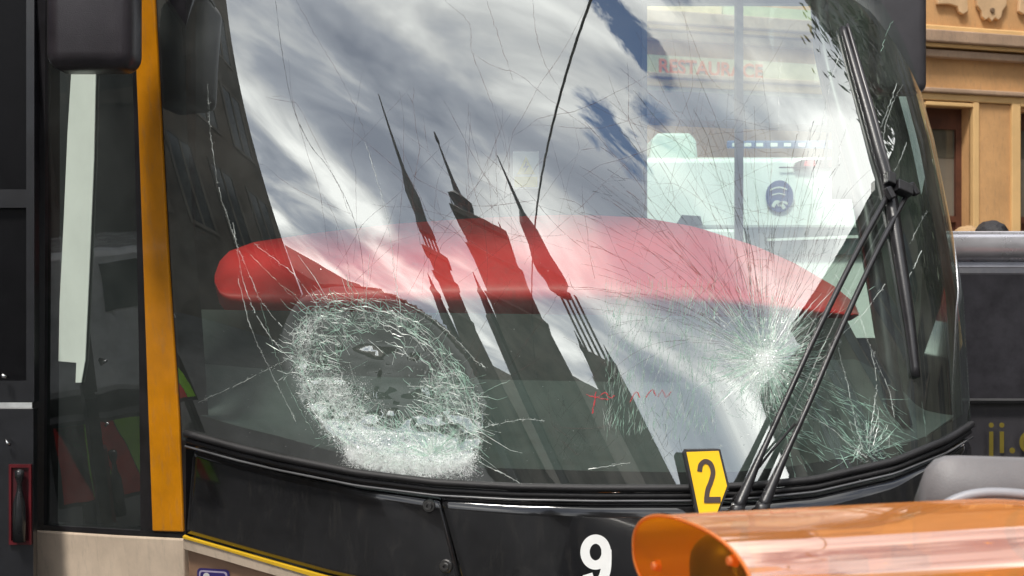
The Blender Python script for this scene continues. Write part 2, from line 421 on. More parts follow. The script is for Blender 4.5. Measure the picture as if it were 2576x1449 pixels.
# cream skirt under the nose: yellow line, bevelled rail, sand panel, pictogram
LOW = [(469, 1340), (650, 1392), (830, 1443), (1000, 1482), (1200, 1524)]
def band(d0, d1, off, nv=2, u0=470, u1=1190): return patch([(u, ip(LOW, u)+d0(u)) for u in np.linspace(u0, u1, 40)], [(u, ip(LOW, u)+d1(u)) for u in np.linspace(u0, u1, 40)], 40, nv, off)
yw = lambda u: 3+max(0, (u-560))/60
thick(band(lambda u: 3, lambda u: 5+yw(u), .018), (0, .03, 0)).build('yellow_line', yel, tram)
thick(band(lambda u: 6+yw(u), lambda u: 34+yw(u)*.5, .014), (0, .03, 0)).build('skirt_rail', cream, tram, smooth=False)
rl = band(lambda u: 35+yw(u)*.5, lambda u: 150, -.004)
thick(rl, (0, .03, 0)).build('skirt_panel', sand, tram, smooth=False)
pic = mat('pictogram_purple', lin((62, 52, 120)), .4, var=.05)
picl = mat('pictogram_line', lin((190, 180, 205)), .4, var=.05)
def rrect(u0, v0, u1, v1, r, k=5):
    o = []
    for cx, cy, a0 in ((u1-r, v0+r, -90), (u1-r, v1-r, 0), (u0+r, v1-r, 90), (u0+r, v0+r, 180)):
        for i in range(k+1): t = R(a0+90*i/k); o.append((cx+r*math.cos(t), cy+r*math.sin(t)))
    return o
def flat_on(poly, off, surf): return [surf(u, v+ (u-500)*.06, off) for u, v in poly]
st = mobj('pictogram', flat_on(rrect(496, 1428, 577, 1530, 10), .000, on), [tuple(range(24))], pic, tram)
mobj('pictogram_border', flat_on(rrect(501, 1433, 572, 1525, 8), .001, on), [tuple(range(24))], picl, st)
mobj('pictogram_field', flat_on(rrect(505, 1437, 568, 1521, 6), .002, on), [tuple(range(24))], pic, st)
mobj('pictogram_head', flat_on([(521+8*math.cos(t), 1446+8*math.sin(t)) for t in np.linspace(0, 6.28, 15)[:-1]], .003, on), [tuple(range(14))], white, st)
mobj('pictogram_body', flat_on([(513, 1456), (530, 1456), (536, 1490), (550, 1494), (548, 1502), (516, 1502)], .003, on), [tuple(range(6))], white, st)
# left corner: orange stripe, black pillar frame, side glass, cream panel
def slab(name, pts, off, back, m, parent=tram, **kw):
    a, d = sidepoly(pts, off, back); return MB().prism(a, d).build(name, m, parent, **kw)
slab('corner_stripe', [(322, -420), (386, -420), (395, 0), (413, 350), (432, 700), (456, 1050), (467, 1336), (390, 1334), (378, 1000), (366, 650), (354, 300), (342, 0)], .012, .05, orange, bevel=.004)
slab('corner_pillar', [(318, -420), (470, -420), (470, 0), (470, 1352), (356, 1345), (352, 900), (342, 400), (331, 0)], .004, .04, satin)
slab('corner_pillar', [(88, -420), (116, -420), (116, 700), (112, 1336), (82, 1330), (84, 700)], .004, .06, satin)
slab('window_sill', [(82, 1318), (360, 1334), (470, 1344), (470, 1353), (74, 1330)], .006, .05, satin)
sw_m = glass_mat('side_glass', (.50, .58, .54), .04, ior=1.5, dust=.04, wave=.06)
a, d = sidepoly([(112, -420), (345, -420), (358, 700), (362, 1336), (108, 1326)], -.008, .006)
sw = mobj('side_window', a, [tuple(range(5))], sw_m, tram)
strip = mat('sky_reflection_pale', (.62, .70, .62), .6, var=.06, scale=2)
a, d = sidepoly([(183, 120), (242, 120), (236, 400), (226, 640), (214, 905), (204, 962), (190, 962), (192, 912), (147, 908), (150, 760), (160, 560), (170, 330)], .000, .003)
MB().prism(a, d).build('sky_reflection_strip', strip, sw)  # sky gap reflected in the side glass, painted as a pale strip
slab('corner_panel', [(77, 1331), (300, 1345), (468, 1353), (472, 1640), (70, 1640)], .012, .05, cream, bevel=.006)
# upper body and rear of the tram: roof, flank, floor
hb = MB()
top = [r for r in SHELL[128]]
rf = [Vector(p) for p in top[::6]]
back = [(1.62, 12, 2.78), (-3.9, 12, 2.78)]
cor = side(70, 0); 
roof = [(p.x, p.y-.02, 3.12) for p in rf]
poly = roof+[(1.62, 6.4, 3.12), (-2.0, 6.4, 3.12), (-1.95, 5.1, 3.12)]
MB().prism(poly, (0, 0, .35)).build('tram_roof', satin, tram)
MB().box((-2.0, 4.75, .35), (1.55, 6.35, .42)).build('cab_floor', dkin, tram)
# right flank behind the curved corner
fl = []
for zi in range(8, 112, 4):
    p = Vector(SHELL[zi][-1]); fl.append([p, p+Vector((-.02, .3, 0)), p+Vector((-.03, .5, 0))])
MB().grid(fl).build('tram_flank', blk, tram, smooth=True)

# ------------------------------------------------------------------ cab interior
dash_m = mat('dashboard_grey', (.064, .077, .073), .62, var=.12, scale=14, bump=.2, bscale=180)
red_m = mat('red_cowl_paint', (.80, .035, .035), .46, var=.06, scale=4, coat=.15, dirt=.25)
DB = [(478, 1075), (560, 780), (2120, 800), (2446, 1040)]
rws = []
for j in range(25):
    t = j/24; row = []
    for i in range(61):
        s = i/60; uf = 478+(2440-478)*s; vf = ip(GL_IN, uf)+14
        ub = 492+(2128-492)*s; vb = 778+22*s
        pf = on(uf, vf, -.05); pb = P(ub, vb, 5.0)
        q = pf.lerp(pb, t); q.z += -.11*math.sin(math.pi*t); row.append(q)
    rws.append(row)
dash = MB().grid(rws[:18]).build('dashboard', dash_m, tram, smooth=True)
MB().grid(rws[17:]).build('cowl_shade_band', mat('cowl_shade_black', (.024, .027, .026), .6, var=.2), tram, smooth=True)  # shade under the red cowl put into this near-black dash band
# red cowl
CT = [(538, 700), (546, 664), (575, 632), (640, 608), (800, 585), (1000, 562), (1200, 548), (1400, 540), (1500, 541), (1620, 547), (1750, 570), (1900, 618), (2000, 662), (2100, 720), (2150, 762), (2162, 790)]
CBt = [(538, 704), (548, 756), (572, 788), (640, 806), (760, 812), (1000, 812), (1400, 812), (1800, 814), (2060, 814), (2140, 806), (2162, 792)]
rws = []
uu = list(np.linspace(540, 700, 14))+list(np.linspace(720, 2000, 40))+list(np.linspace(2015, 2161, 14))
for j in range(25):
    t = j/24; row = []
    for u in uu:
        a, b = ip(CT, u), ip(CBt, u); y = 5.22-.15*math.sin(math.pi*t**1.9)**1.2
        y += .34*(1-t)**2.2; row.append(P(u, a+(b-a)*t, y))
    rws.append(row)
MB().grid(rws).build('red_cowl', red_m, tram, smooth=True)
wt = [(2080, 905), (2150, 872), (2220, 868), (2300, 905), (2380, 965), (2446, 1030)]
rws = []
for j in range(9):
    rws.append([on(u, ip(wt, u)+(ip(GL_IN, u)+10-ip(wt, u))*j/8, -.15+.10*j/8) for u in np.linspace(2080, 2444, 30)])
MB().grid(rws).build('dashboard_wing', dash_m, tram, smooth=True)
# vent panel at the right end of the dash
vent_m = mat('vent_grey', (.16, .18, .18), .5, var=.1)
v0 = MB()
for k in range(9):
    v = 1046+k*6.2; v0.tube([on(2352+k*1.5, v+8, -.085), on(2396-k*1.2, v, -.085)], .0026, 5)
v0.build('vent', satin, dash)
# rear wall of the cab: dark partition at the left, framed window at the right
YB = 6.0
def pbox(u0, v0, u1, v1, y, d): return MB().hexa([P(u0, v1, y), P(u1, v1, y), P(u1, v0, y), P(u0, v0, y)]+[q+Vector((0, d, 0)) for q in (P(u0, v1, y), P(u1, v1, y), P(u1, v0, y), P(u0, v0, y))])
part_m = mat('partition_grey', (.02, .021, .023), .5, var=.2, scale=2)
part = pbox(118, -300, 1616, 1450, YB, .04).build('cab_partition', part_m, tram)
pbox(1616, 850, 2250, 1450, YB, .04).build('cab_partition', part_m, tram)
fr = mat('window_frame_grey', (.17, .18, .19), .5, var=.1)
wf = pbox(1616, -40, 1628, 850, YB-.02, .06).build('rear_window_frame', fr, tram)
pbox(1628, -300, 2230, 8, YB-.02, .06).build('frame_bar', fr, wf)
pbox(1852, 8, 1870, 850, YB-.02, .05).build('frame_bar', fr, wf)
rg = glass_mat('rear_glass', (.84, .97, .89), .04, ior=1.45)
mobj('pane', [P(1628, 850, YB), P(1852, 850, YB), P(1852, 8, YB), P(1628, 8, YB)], [(0, 1, 2, 3)], rg, wf)
mobj('pane', [P(1870, 850, YB), P(2240, 850, YB), P(2240, 8, YB), P(1870, 8, YB)], [(0, 1, 2, 3)], rg, wf)
pbox(2096, -40, 2150, 500, YB-.05, .03).build('cab_post', mat('post_grey', (.08, .085, .085), .5), tram)
hk = MB()
for v in (95, 305): hk.tube([P(2140, v+8, YB-.08), P(2112, v+16, YB-.1), P(2094, v+28, YB-.1)], .007, 6)
hk.tube([P(2100, 60, YB-.1), P(2076, 420, YB-.1)], .006, 6).build('grab_rail', satin, tram, smooth=True)
# warning sticker: white card, yellow triangle with a bolt, yellow text block
stk = pbox(1290, 380, 1356, 474, YB-.006, .004).build('warning_sticker', white, tram)
yl2 = mat('sticker_yellow', lin((235, 215, 70)), .5, var=.04)
mobj('triangle', [P(1300, 438, YB-.010), P(1346, 438, YB-.010), P(1323, 392, YB-.010)], [(0, 1, 2)], yl2, stk)
gk = mat('sticker_ink', (.12, .12, .1), .5)
mobj('flash', [P(1325, 404, YB-.013), P(1316, 422, YB-.013), P(1323, 421, YB-.013), P(1319, 435, YB-.013), P(1331, 416, YB-.013), P(1324, 417, YB-.013)], [(0, 1, 2, 3, 4, 5)], gk, stk)
mobj('text_block', [P(1294, 470, YB-.010), P(1352, 470, YB-.010), P(1352, 444, YB-.010), P(1294, 444, YB-.010)], [(0, 1, 2, 3)], yl2, stk)
# right pillar behind the glass, dark lining behind the curved corner
pl = [(2080, -420), (2096, -160), (2112, 60), (2142, 200), (2180, 330), (2212, 448), (2232, 560), (2262, 755), (2290, 950), (2325, 1060)]
MB().tube([on(u, v, -.09) for u, v in smooth_line(pl, 6)], .030, 10).build('windscreen_pillar', satin, tram, smooth=True)
ln = []
for v in np.linspace(-380, 1040, 30):
    u0 = ipv(pl, v)+10; u1 = ipv(SIL, v)-22; ln.append([on(u0+(u1-u0)*k/8, v if v < 800 else 800+(v-800)*(.45+.5*k/8), -.16) for k in range(9)])
ln2 = []
for v in np.linspace(-300, 900, 20):
    u0 = ipv(pl, v)+2; u1 = ipv(SIL, v)-60; ln2.append([P(u0+(u1-u0)*k/6, v, 5.12) for k in range(7)])
far = []
for zi in range(6, len(ZS)-2, 3):
    r_ = [Vector(SHELL[zi][c]) for c in range(NS+int(NA*.62), NS+NA+1, 2)]; cc = Vector(SHELL[zi][NS-30])
    far.append([p+(cc-p).normalized()*.035 for p in r_])
lin_m = mat('pillar_lining', (.045, .055, .045), .6, var=.4, scale=3)
MB().grid(ln).build('corner_lining', lin_m, tram, smooth=True)
MB().grid(ln2).build('corner_lining', lin_m, tram, smooth=True)
MB().grid(far).build('corner_lining', lin_m, tram, smooth=True)
# ------------------------------------------------------------------ mirrors
def rbox(name, u0, v0, u1, v1, y, d, m, parent, r=.03, skew=0):
    o = pbox(u0, v0, u1, v1, y, d).build(name, m, parent, bevel=r)
    o.modifiers['bevel'].segments = 5
    for p in o.data.polygons: p.use_smooth = True
    return o
mir_m = mat('mirror_plastic', (.028, .024, .028), .32, var=.15, bump=.1, bscale=300)
rbox('wing_mirror', 106, -230, 330, 172, 4.05, .16, mir_m, tram, .05)
rbox('wing_mirror', 2205, -260, 2336, 232, 5.0, .14, mat('mirror_shell', (.05, .047, .052), .4, var=.1), tram, .035)
MB().tube([P(2215, -200, 5.05), P(2190, -215, 4.9), P(2150, -220, 4.8)], .02, 8).build('mirror_arm', satin, tram)
MB().tube([P(330, -190, 4.13), P(360, -200, 4.3), P(400, -205, 4.42)], .02, 8).build('mirror_arm', satin, tram)
# ------------------------------------------------------------------ open door leaf at the far left
dg = mat('door_grey', (.011, .0115, .014), .35, var=.2, coat=.2)
YD = 4.75
door = pbox(-150, 1028, 84, 1700, YD, .04).build('door', dg, tram)
pbox(66, -200, 86, 1010, YD-.005, .05).build('door_frame', dg, door)
pbox(-150, 476, 66, 522, YD-.003, .045).build('door_frame', dg, door)
pbox(-150, 958, 84, 1012, YD-.004, .045).build('door_frame', dg, door)
dpn = mat('door_glass', (.006, .006, .007), .3, spec=.12)
for a, b in ((-200, 476), (522, 958)):
    mobj('door_pane', [P(-150, b, YD+.02), P(66, b, YD+.02), P(66, a, YD+.02), P(-150, a, YD+.02)], [(0, 1, 2, 3)], dpn, door)
redn = mat('niche_red', lin((84, 8, 18)), .4, var=.15)
nb = MB()
for r_ in ((22, 1168, 78, 1176), (22, 1360, 78, 1370), (22, 1176, 28, 1360), (72, 1176, 78, 1360)): 
    q = pbox(*r_, YD-.012, .012); nb.add(q.v, q.f)
nb.build('niche_frame', redn, door)
mobj('niche_back', [P(28, 1360, YD-.003), P(72, 1360, YD-.003), P(72, 1176, YD-.003), P(28, 1176, YD-.003)], [(0, 1, 2, 3)], mat('niche_dark_red', lin((60, 8, 16)), .5), door)
prof = [(1362, .022), (1300, .022), (1262, .020), (1235, .010), (1215, .008), (1200, .015), (1184, .016), (1180, .005)]
MB().tube([P(49, v, YD-.03) for v, r_ in prof], [r_ for v, r_ in prof], 12).build('bottle', mat('bottle_black', (.015, .016, .017), .25), door, smooth=True)
MB().tube([P(4, 940, YD-.03), P(9, 946, YD-.05), P(18, 950, YD-.03)], .008, 8).build('handle', mat('chrome', (.6, .6, .6), .15, metal=1), door, smooth=True)
MB().tube([P(14, 1106, YD-.02), P(18, 1114, YD-.03), P(26, 1118, YD-.02)], .005, 8).build('handle', MATS['chrome'], door, smooth=True)

# ------------------------------------------------------------------ windscreen damage
class RB:
    """thin raised slivers on the glass"""
    def __init__(s): s.v = []; s.f = []
    def line(s, pts, wd, off=.0015, taper=True):
        k = len(s.v); n = len(pts); ps = [gon(u, v, off) for u, v in pts]; m = 0
        for i, (p, nn) in enumerate(ps):
            d = ps[min(i+1, n-1)][0]-ps[max(i-1, 0)][0]
            a = d.cross(nn)
            if a.length < 1e-7: a = Vector((1, 0, 0))
            a.normalize(); t = i/max(1, n-1); w_ = wd*(.35+.65*math.sin(math.pi*min(1, .12+t*.86))) if taper else wd
            w_ *= rnd.uniform(.7, 1.3)*.5
            s.v += [tuple(p+a*w_), tuple(p+nn*wd*.35), tuple(p-a*w_)]; m += 1
        for i in range(m-1):
            b = k+i*3; s.f += [(b, b+1, b+4, b+3), (b+1, b+2, b+5, b+4)]
    def shard(s, u, v, size, tilt=.8, off=.002):
        p, n = gon(u, v, off); a = n.cross(Vector((rnd.uniform(-1, 1), rnd.uniform(-1, 1), rnd.uniform(-1, 1)))).normalized(); b = n.cross(a); k = len(s.v)
        nn = n*rnd.uniform(-tilt, tilt)
        for t in (0, 2.1, 4.2):
            t += rnd.uniform(-.5, .5); r_ = size*rnd.uniform(.5, 1.1)
            s.v.append(tuple(p+(a*math.cos(t)+b*math.sin(t))*r_+nn*size*.6*math.cos(t)+n*size*.3))
        s.f.append((k, k+1, k+2))
    def build(s, name, m, kind='stuff'):
        return mobj(name, s.v, s.f, m, wind, kind=kind)
def jag(pts, step=14, j=2.0, smooth=True):
    q = smooth_line(pts, max(2, int(np.hypot(*(np.array(pts[-1])-np.array(pts[0])))/step/(len(pts)-1))+1)) if smooth else np.array(pts, float)
    q = q.copy(); q[1:-1] += rng.normal(0, j, q[1:-1].shape); return [tuple(x) for x in q]
br_m = veil_mat('crack_white', (.86, .93, .88), .85)
gn_m = veil_mat('crack_green', (.50, .76, .62), .7)
sh_m = veil_mat('crushed_glass', (.93, .96, .94), .95, rough=.15, glossy=.2, tr_=.12)
ms_m = veil_mat('frosted_glass', (.85, .93, .88), .20, glossy=.05, tr_=.2)
dk_m = veil_mat('crack_backlit_dark', (.07, .07, .065), .48, glossy=.04)  # backlit look of cracks before bright views put into this dark colour
rd_m = veil_mat('crack_refraction_brown', (.22, .12, .11), .42, glossy=.03)  # red refracted from the cab put into this brown crack colour
longs = [  # hand placed long cracks: points, width in metres, material
 ([(522, 215), (530, 330), (550, 470), (578, 560), (598, 620), (628, 690), (660, 760), (720, 830), (790, 880)], .0022, br_m),
 ([(586, 560), (600, 640), (616, 720), (650, 800), (700, 870), (760, 930)], .0032, br_m),
 ([(640, 612), (690, 650), (740, 690), (775, 735), (810, 785)], .0026, br_m),
 ([(630, 640), (680, 690), (740, 750), (790, 800)], .0016, gn_m),
 ([(600, 700), (630, 820), (680, 930), (720, 1010), (745, 1060)], .0026, br_m),
 ([(655, 760), (690, 880), (740, 1000), (790, 1090)], .0016, gn_m),
 ([(500, 1012), (600, 965), (700, 915), (745, 890)], .0018, br_m),
 ([(918, 355), (945, 440), (972, 540), (988, 640), (996, 720), (1003, 800)], .0018, br_m),
 ([(988, 640), (992, 690), (1005, 760), (1012, 820)], .0036, br_m),
 ([(930, 640), (925, 700), (918, 760)], .002, br_m),
 ([(930, 750), (1000, 758), (1060, 785), (1110, 820), (1160, 865), (1195, 905), (1224, 925)], .0024, br_m),
 ([(850, 770), (910, 752), (980, 765), (1040, 790)], .002, gn_m),
 ([(1200, 1075), (1260, 1065), (1310, 1055), (1370, 1058)], .0022, br_m),
 ([(1195, 1000), (1240, 975), (1290, 955)], .0018, gn_m),
 ([(1205, 1160), (1240, 1180), (1275, 1195), (1312, 1218)], .0036, br_m),
 ([(1480, 1180), (1540, 1170), (1582, 1164)], .0022, br_m),
 ([(1700, 740), (1690, 800), (1700, 880), (1712, 960)], .0014, gn_m),
 ([(2186, 1130), (2196, 1040), (2205, 960), (2190, 880)], .0026, br_m),
 ([(2196, 1120), (2210, 1060), (2200, 1000)], .0034, br_m),
 ([(2170, 1130), (2150, 1060), (2130, 960), (2110, 880), (2120, 800)], .0022, br_m),
 ([(2250, 1050), (2235, 980), (2200, 900), (2170, 820), (2150, 760), (2100, 690)], .0024, br_m),
 ([(2330, 1110), (2326, 1060), (2318, 1010)], .0018, gn_m),
 ([(1990, 1020), (2080, 1070), (2150, 1130), (2180, 1150)], .003, br_m),
 ([(2010, 1010), (2100, 1050), (2170, 1110)], .0024, gn_m),
 ([(1975, 1080), (1985, 1130), (1993, 1170), (2004, 1210)], .004, gn_m),
 ([(2120, 840), (2170, 790), (2225, 715)], .0026, br_m),
 ([(2100, 790), (2150, 760), (2200, 720)], .0016, gn_m),
 ([(2290, 0), (2240, 60), (2215, 130)], .002, gn_m),
 ([(2255, 210), (2235, 270), (2215, 320)], .0026, br_m),
 ([(2270, 212), (2245, 260), (2228, 310), (2222, 350)], .002, br_m),
 ([(2280, 358), (2265, 400), (2245, 440)], .0024, br_m),
 ([(2330, 530), (2310, 570), (2290, 610)], .002, br_m),
 ([(2318, 630), (2300, 670), (2278, 715)], .003, br_m),
 ([(2112, 130), (2085, 220), (2065, 330), (2040, 400)], .0024, br_m),
 ([(2140, 290), (2120, 350), (2105, 420)], .0018, br_m),
 ([(1965, 150), (1960, 200), (1958, 330)], .0012, br_m),
 ([(1906, 620), (1912, 670), (1908, 720)], .0022, br_m),
 ([(693, 0), (708, 120), (735, 260), (775, 355), (825, 420), (865, 490), (893, 560), (910, 640), (916, 740)], .0022, dk_m),
 ([(745, 0), (800, 100), (860, 200), (905, 300), (940, 420)], .001, rd_m),
 ([(1120, 0), (1180, 60), (1185, 120), (1210, 190), (1240, 270), (1270, 380)], .0014, rd_m),
 ([(1225, 0), (1260, 110), (1290, 200)], .0014, rd_m),
 ([(1340, 0), (1350, 90), (1375, 170), (1420, 240)], .0014, rd_m),
 ([(1185, 130), (1240, 165), (1310, 190), (1370, 240), (1450, 300), (1530, 360)], .0014, rd_m),
 ([(1185, 280), (1178, 420), (1182, 540)], .0012, rd_m),
 ([(1245, 330), (1250, 470), (1262, 600)], .0012, rd_m),
 ([(1225, 390), (1240, 560), (1250, 640)], .001, rd_m),
 ([(1430, 690), (1380, 780), (1310, 880), (1250, 960)], .0014, rd_m),
 ([(1290, 700), (1250, 760), (1180, 880)], .0013, rd_m),
 ([(1705, 0), (1740, 90), (1790, 200), (1880, 270)], .0016, rd_m),
 ([(1560, 170), (1640, 240), (1730, 320), (1800, 420)], .0014, rd_m),
]
for pts, wd, m in longs:
    b = RB(); q = jag(pts, 7, .9 if m is not dk_m else .3); 
    if m in (br_m, gn_m):
        k = 0
        while k < len(q)-2:
            e = min(len(q), k+rnd.randint(3, 9)); b.line(q[k:e], wd*rnd.choice((.22, .4, .6)), taper=False); k = e-1+(1 if rnd.random() < .25 else 0)
    else: b.line(q, wd*.8)
    if m is br_m:
        for k in range(len(q)*2):
            c_ = rnd.choice(q); b.shard(c_[0]+rnd.gauss(0, 1.5), c_[1]+rnd.gauss(0, 3), rnd.uniform(.0005, .0019))
    o = b.build('crack', m, None)
# --- left impact
web, webg, crush, mist = RB(), RB(), RB(), RB()
def ept(r, t, c=E1): 
    a, b = EA*r*math.cos(t), EB*r*math.sin(t); return c[0]+a*math.cos(TH)-b*math.sin(TH), c[1]+a*math.sin(TH)+b*math.cos(TH)
def okv(u, v): return v < ip(GL_BOT, u)-16
for i in range(120):
    r = rnd.choice([rnd.uniform(.82, 1.06), rnd.uniform(.5, 1.0)]); t0 = rnd.uniform(0, 6.28); dt = rnd.uniform(.15, .9)
    pts = [ept(r+rnd.gauss(0, .018), t0+dt*k/8) for k in range(9)]
    if all(okv(*p) for p in pts): (web if rnd.random() < .5 else webg).line(pts, rnd.uniform(.0009, .0024))
def polar_web(pt, radii, n, jr, ja, keep, wmin, wmax, ok=lambda u, v: True):
    G = [[pt(r+rnd.gauss(0, jr), 6.2832*(k+.5*(q % 2))/n+rnd.gauss(0, ja)) for k in range(n)] for q, r in enumerate(radii)]
    for q in range(len(radii)):
        for k in range(n):
            for a_, b_ in (((q, k), (q, (k+1) % n)), ((q, k), (q+1, k)), ((q, k), (q+1, (k-1) % n)), ((q, k), (q+2, k))):
                if b_[0] >= len(radii) or rnd.random() > keep: continue
                p0, p1 = G[a_[0]][a_[1]], G[b_[0]][b_[1]]; m_ = ((p0[0]+p1[0])/2+rnd.gauss(0, 1), (p0[1]+p1[1])/2+rnd.gauss(0, 1))
                if okv(*p0) and okv(*p1) and ok(*m_): (web if rnd.random() < .34 else webg).line([p0, m_, p1], rnd.uniform(wmin, wmax), taper=False)
def inhole(u, v):
    if math.hypot((u-975)/125, (v-905)/85) < 1 and rnd.random() > .13: return False
    return rnd.random() < (.62 if v < 960-(u-970)*.2 else 1)
polar_web(ept, [.30, .42, .53, .62, .70, .77, .83, .88, .93, .97, 1.01, 1.06], 44, .022, .03, .5, .0004, .0014, inhole)
polar_web(ept, [.5, .64, .76, .86, .94, 1.0], 90, .03, .02, .34, .0003, .0010, inhole)
for i in range(900):
    r = math.sqrt(rnd.uniform(.15, 1.05)); t = rnd.uniform(0, 6.28); u, v = ept(r, t); a = rnd.uniform(0, 6.28); L = rnd.uniform(12, 60)
    q = (u+math.cos(a)*L, v+math.sin(a)*L)
    if okv(u, v) and okv(*q) and inhole((u+q[0])/2, (v+q[1])/2): (web if rnd.random() < .3 else webg).line([(u, v), q], rnd.uniform(.0004, .0010), taper=False)
for i in range(70):            # radial spurs leaving the rim
    t = rnd.uniform(0, 6.28); r0 = rnd.uniform(.85, 1.0); L = rnd.uniform(.06, .35) if rnd.random() < .8 else rnd.uniform(.3, .6)
    pts = [ept(r0+L*k/4+rnd.gauss(0, .008), t+rnd.gauss(0, .012)) for k in range(5)]
    if all(okv(*p) for p in pts): (web if rnd.random() < .4 else webg).line(pts, rnd.uniform(.0008, .0018))
for i in range(60):            # fan above the lower edge
    a = R(rnd.uniform(185, 350)); r0 = rnd.uniform(4, 18); L = rnd.uniform(40, 125)
    pts = [(1086+math.cos(a)*(r0+L*k/4)*1.15+rnd.gauss(0, 1), 1150+math.sin(a)*(r0+L*k/4)*.8+rnd.gauss(0, 1)) for k in range(5)]
    (web if rnd.random() < .6 else webg).line(pts, rnd.uniform(.001, .0026))
def along(path, n, sig, smin, smax, tilt=.8, inward=0):
    q = smooth_line(path, 12)
    for i in range(n):
        k = rnd.randrange(len(q)); u, v = q[k][0]+rnd.gauss(0, sig)+inward*abs(rnd.gauss(0, 1)), q[k][1]+rnd.gauss(0, sig)
        if v < ip(GL_BOT, u)-6: crush.shard(u, v, rnd.uniform(smin, smax), tilt)
along([(800, 790), (765, 830), (748, 900), (765, 985), (802, 1050), (850, 1110), (900, 1150)], 4200, 11, .0006, .0020, inward=11)
along([(880, 1135), (920, 1155), (980, 1168), (1040, 1172), (1110, 1172), (1185, 1160)], 17000, 12, .0006, .0024, .3)
along([(870, 1165), (960, 1190), (1040, 1198), (1120, 1196), (1190, 1184)], 3200, 12, .0005, .0017, .3)
along([(815, 960), (850, 980), (880, 1040), (920, 1100), (980, 1140), (1060, 1150)], 8500, 23, .0005, .0022, .4)
along([(900, 960), (950, 1010), (990, 1070), (1010, 1120)], 700, 12, .0005, .0016)
along([(1195, 1000), (1198, 1060), (1190, 1120), (1180, 1160)], 1500, 12, .0005, .0018)
along([(830, 800), (900, 790), (980, 800), (1040, 830), (1100, 900), (1160, 980)], 900, 15, .0005, .0016)
def fog(path, n, sig, smin=.003, smax=.009, inward=0):
    q = smooth_line(path, 12)
    for i in range(n):
        k = rnd.randrange(len(q)); u, v = q[k][0]+rnd.gauss(0, sig)+inward*abs(rnd.gauss(0, 1)), q[k][1]+rnd.gauss(0, sig)
        if v < ip(GL_BOT, u)-22: mist.shard(u, v, rnd.uniform(smin, smax), .15, .001)
fog([(765, 830), (750, 900), (768, 985), (805, 1050), (850, 1105)], 420, 12, inward=22)
fog([(815, 970), (860, 1030), (910, 1090), (980, 1130), (1070, 1150)], 800, 26)
fog([(900, 1150), (980, 1165), (1060, 1168), (1180, 1155)], 700, 10)
fog([(1080, 960), (1140, 1030), (1170, 1100)], 260, 30)
# --- right impact
CX, CY = 1925, 905
for i in range(700):
    a = rnd.uniform(0, 6.28); r0 = abs(rnd.gauss(0, 45)); L = rnd.uniform(20, 70) if rnd.random() < .75 else rnd.uniform(60, 130); a2 = a+rnd.gauss(0, .15)
    pts = [(CX+math.cos(a)*r0+math.cos(a2)*L*k/4+rnd.gauss(0, .8), CY+math.sin(a)*r0+math.sin(a2)*L*k/4+rnd.gauss(0, .8)) for k in range(5)]
    (web if rnd.random() < .4 else webg).line(pts, rnd.uniform(.0006, .0016))
for i in range(9000):
    sg_ = rnd.choice((10, 20, 36)); u, v = CX+rnd.gauss(0, sg_), CY+rnd.gauss(0, sg_); crush.shard(u, v, rnd.uniform(.0005, .0018))
for i in range(1500):
    a = rnd.uniform(0, 6.28); r = rnd.uniform(50, 200); crush.shard(CX+r*math.cos(a), CY+r*math.sin(a), rnd.uniform(.0004, .0012))
for i in range(900):
    sg_ = rnd.choice((22, 50, 75)); mist.shard(CX-8+rnd.gauss(0, sg_), CY+10+rnd.gauss(0, sg_), rnd.uniform(.003, .008), .15, .001)
for i in range(34):            # brighter long spokes upward
    a = R(rnd.uniform(215, 325)); r0 = rnd.uniform(90, 150); L = rnd.uniform(40, 120)
    pts = [(CX+math.cos(a)*(r0+L*k/5)+rnd.gauss(0, 1.5), CY+math.sin(a)*(r0+L*k/5)+rnd.gauss(0, 1.5)) for k in range(6)]
    web.line(pts, rnd.uniform(.0009, .002))
polar_web(lambda r, t: (2180+r*math.cos(t)*.8, 1110+r*math.sin(t)), [18, 34, 52, 72], 22, 5, .09, .22, .0004, .0010)
polar_web(lambda r, t: (CX+r*math.cos(t), CY+r*math.sin(t)), [16, 26, 38, 52, 68, 86, 106, 130, 158], 40, 4, .05, .42, .0004, .0011)
fan, fanr = RB(), RB()
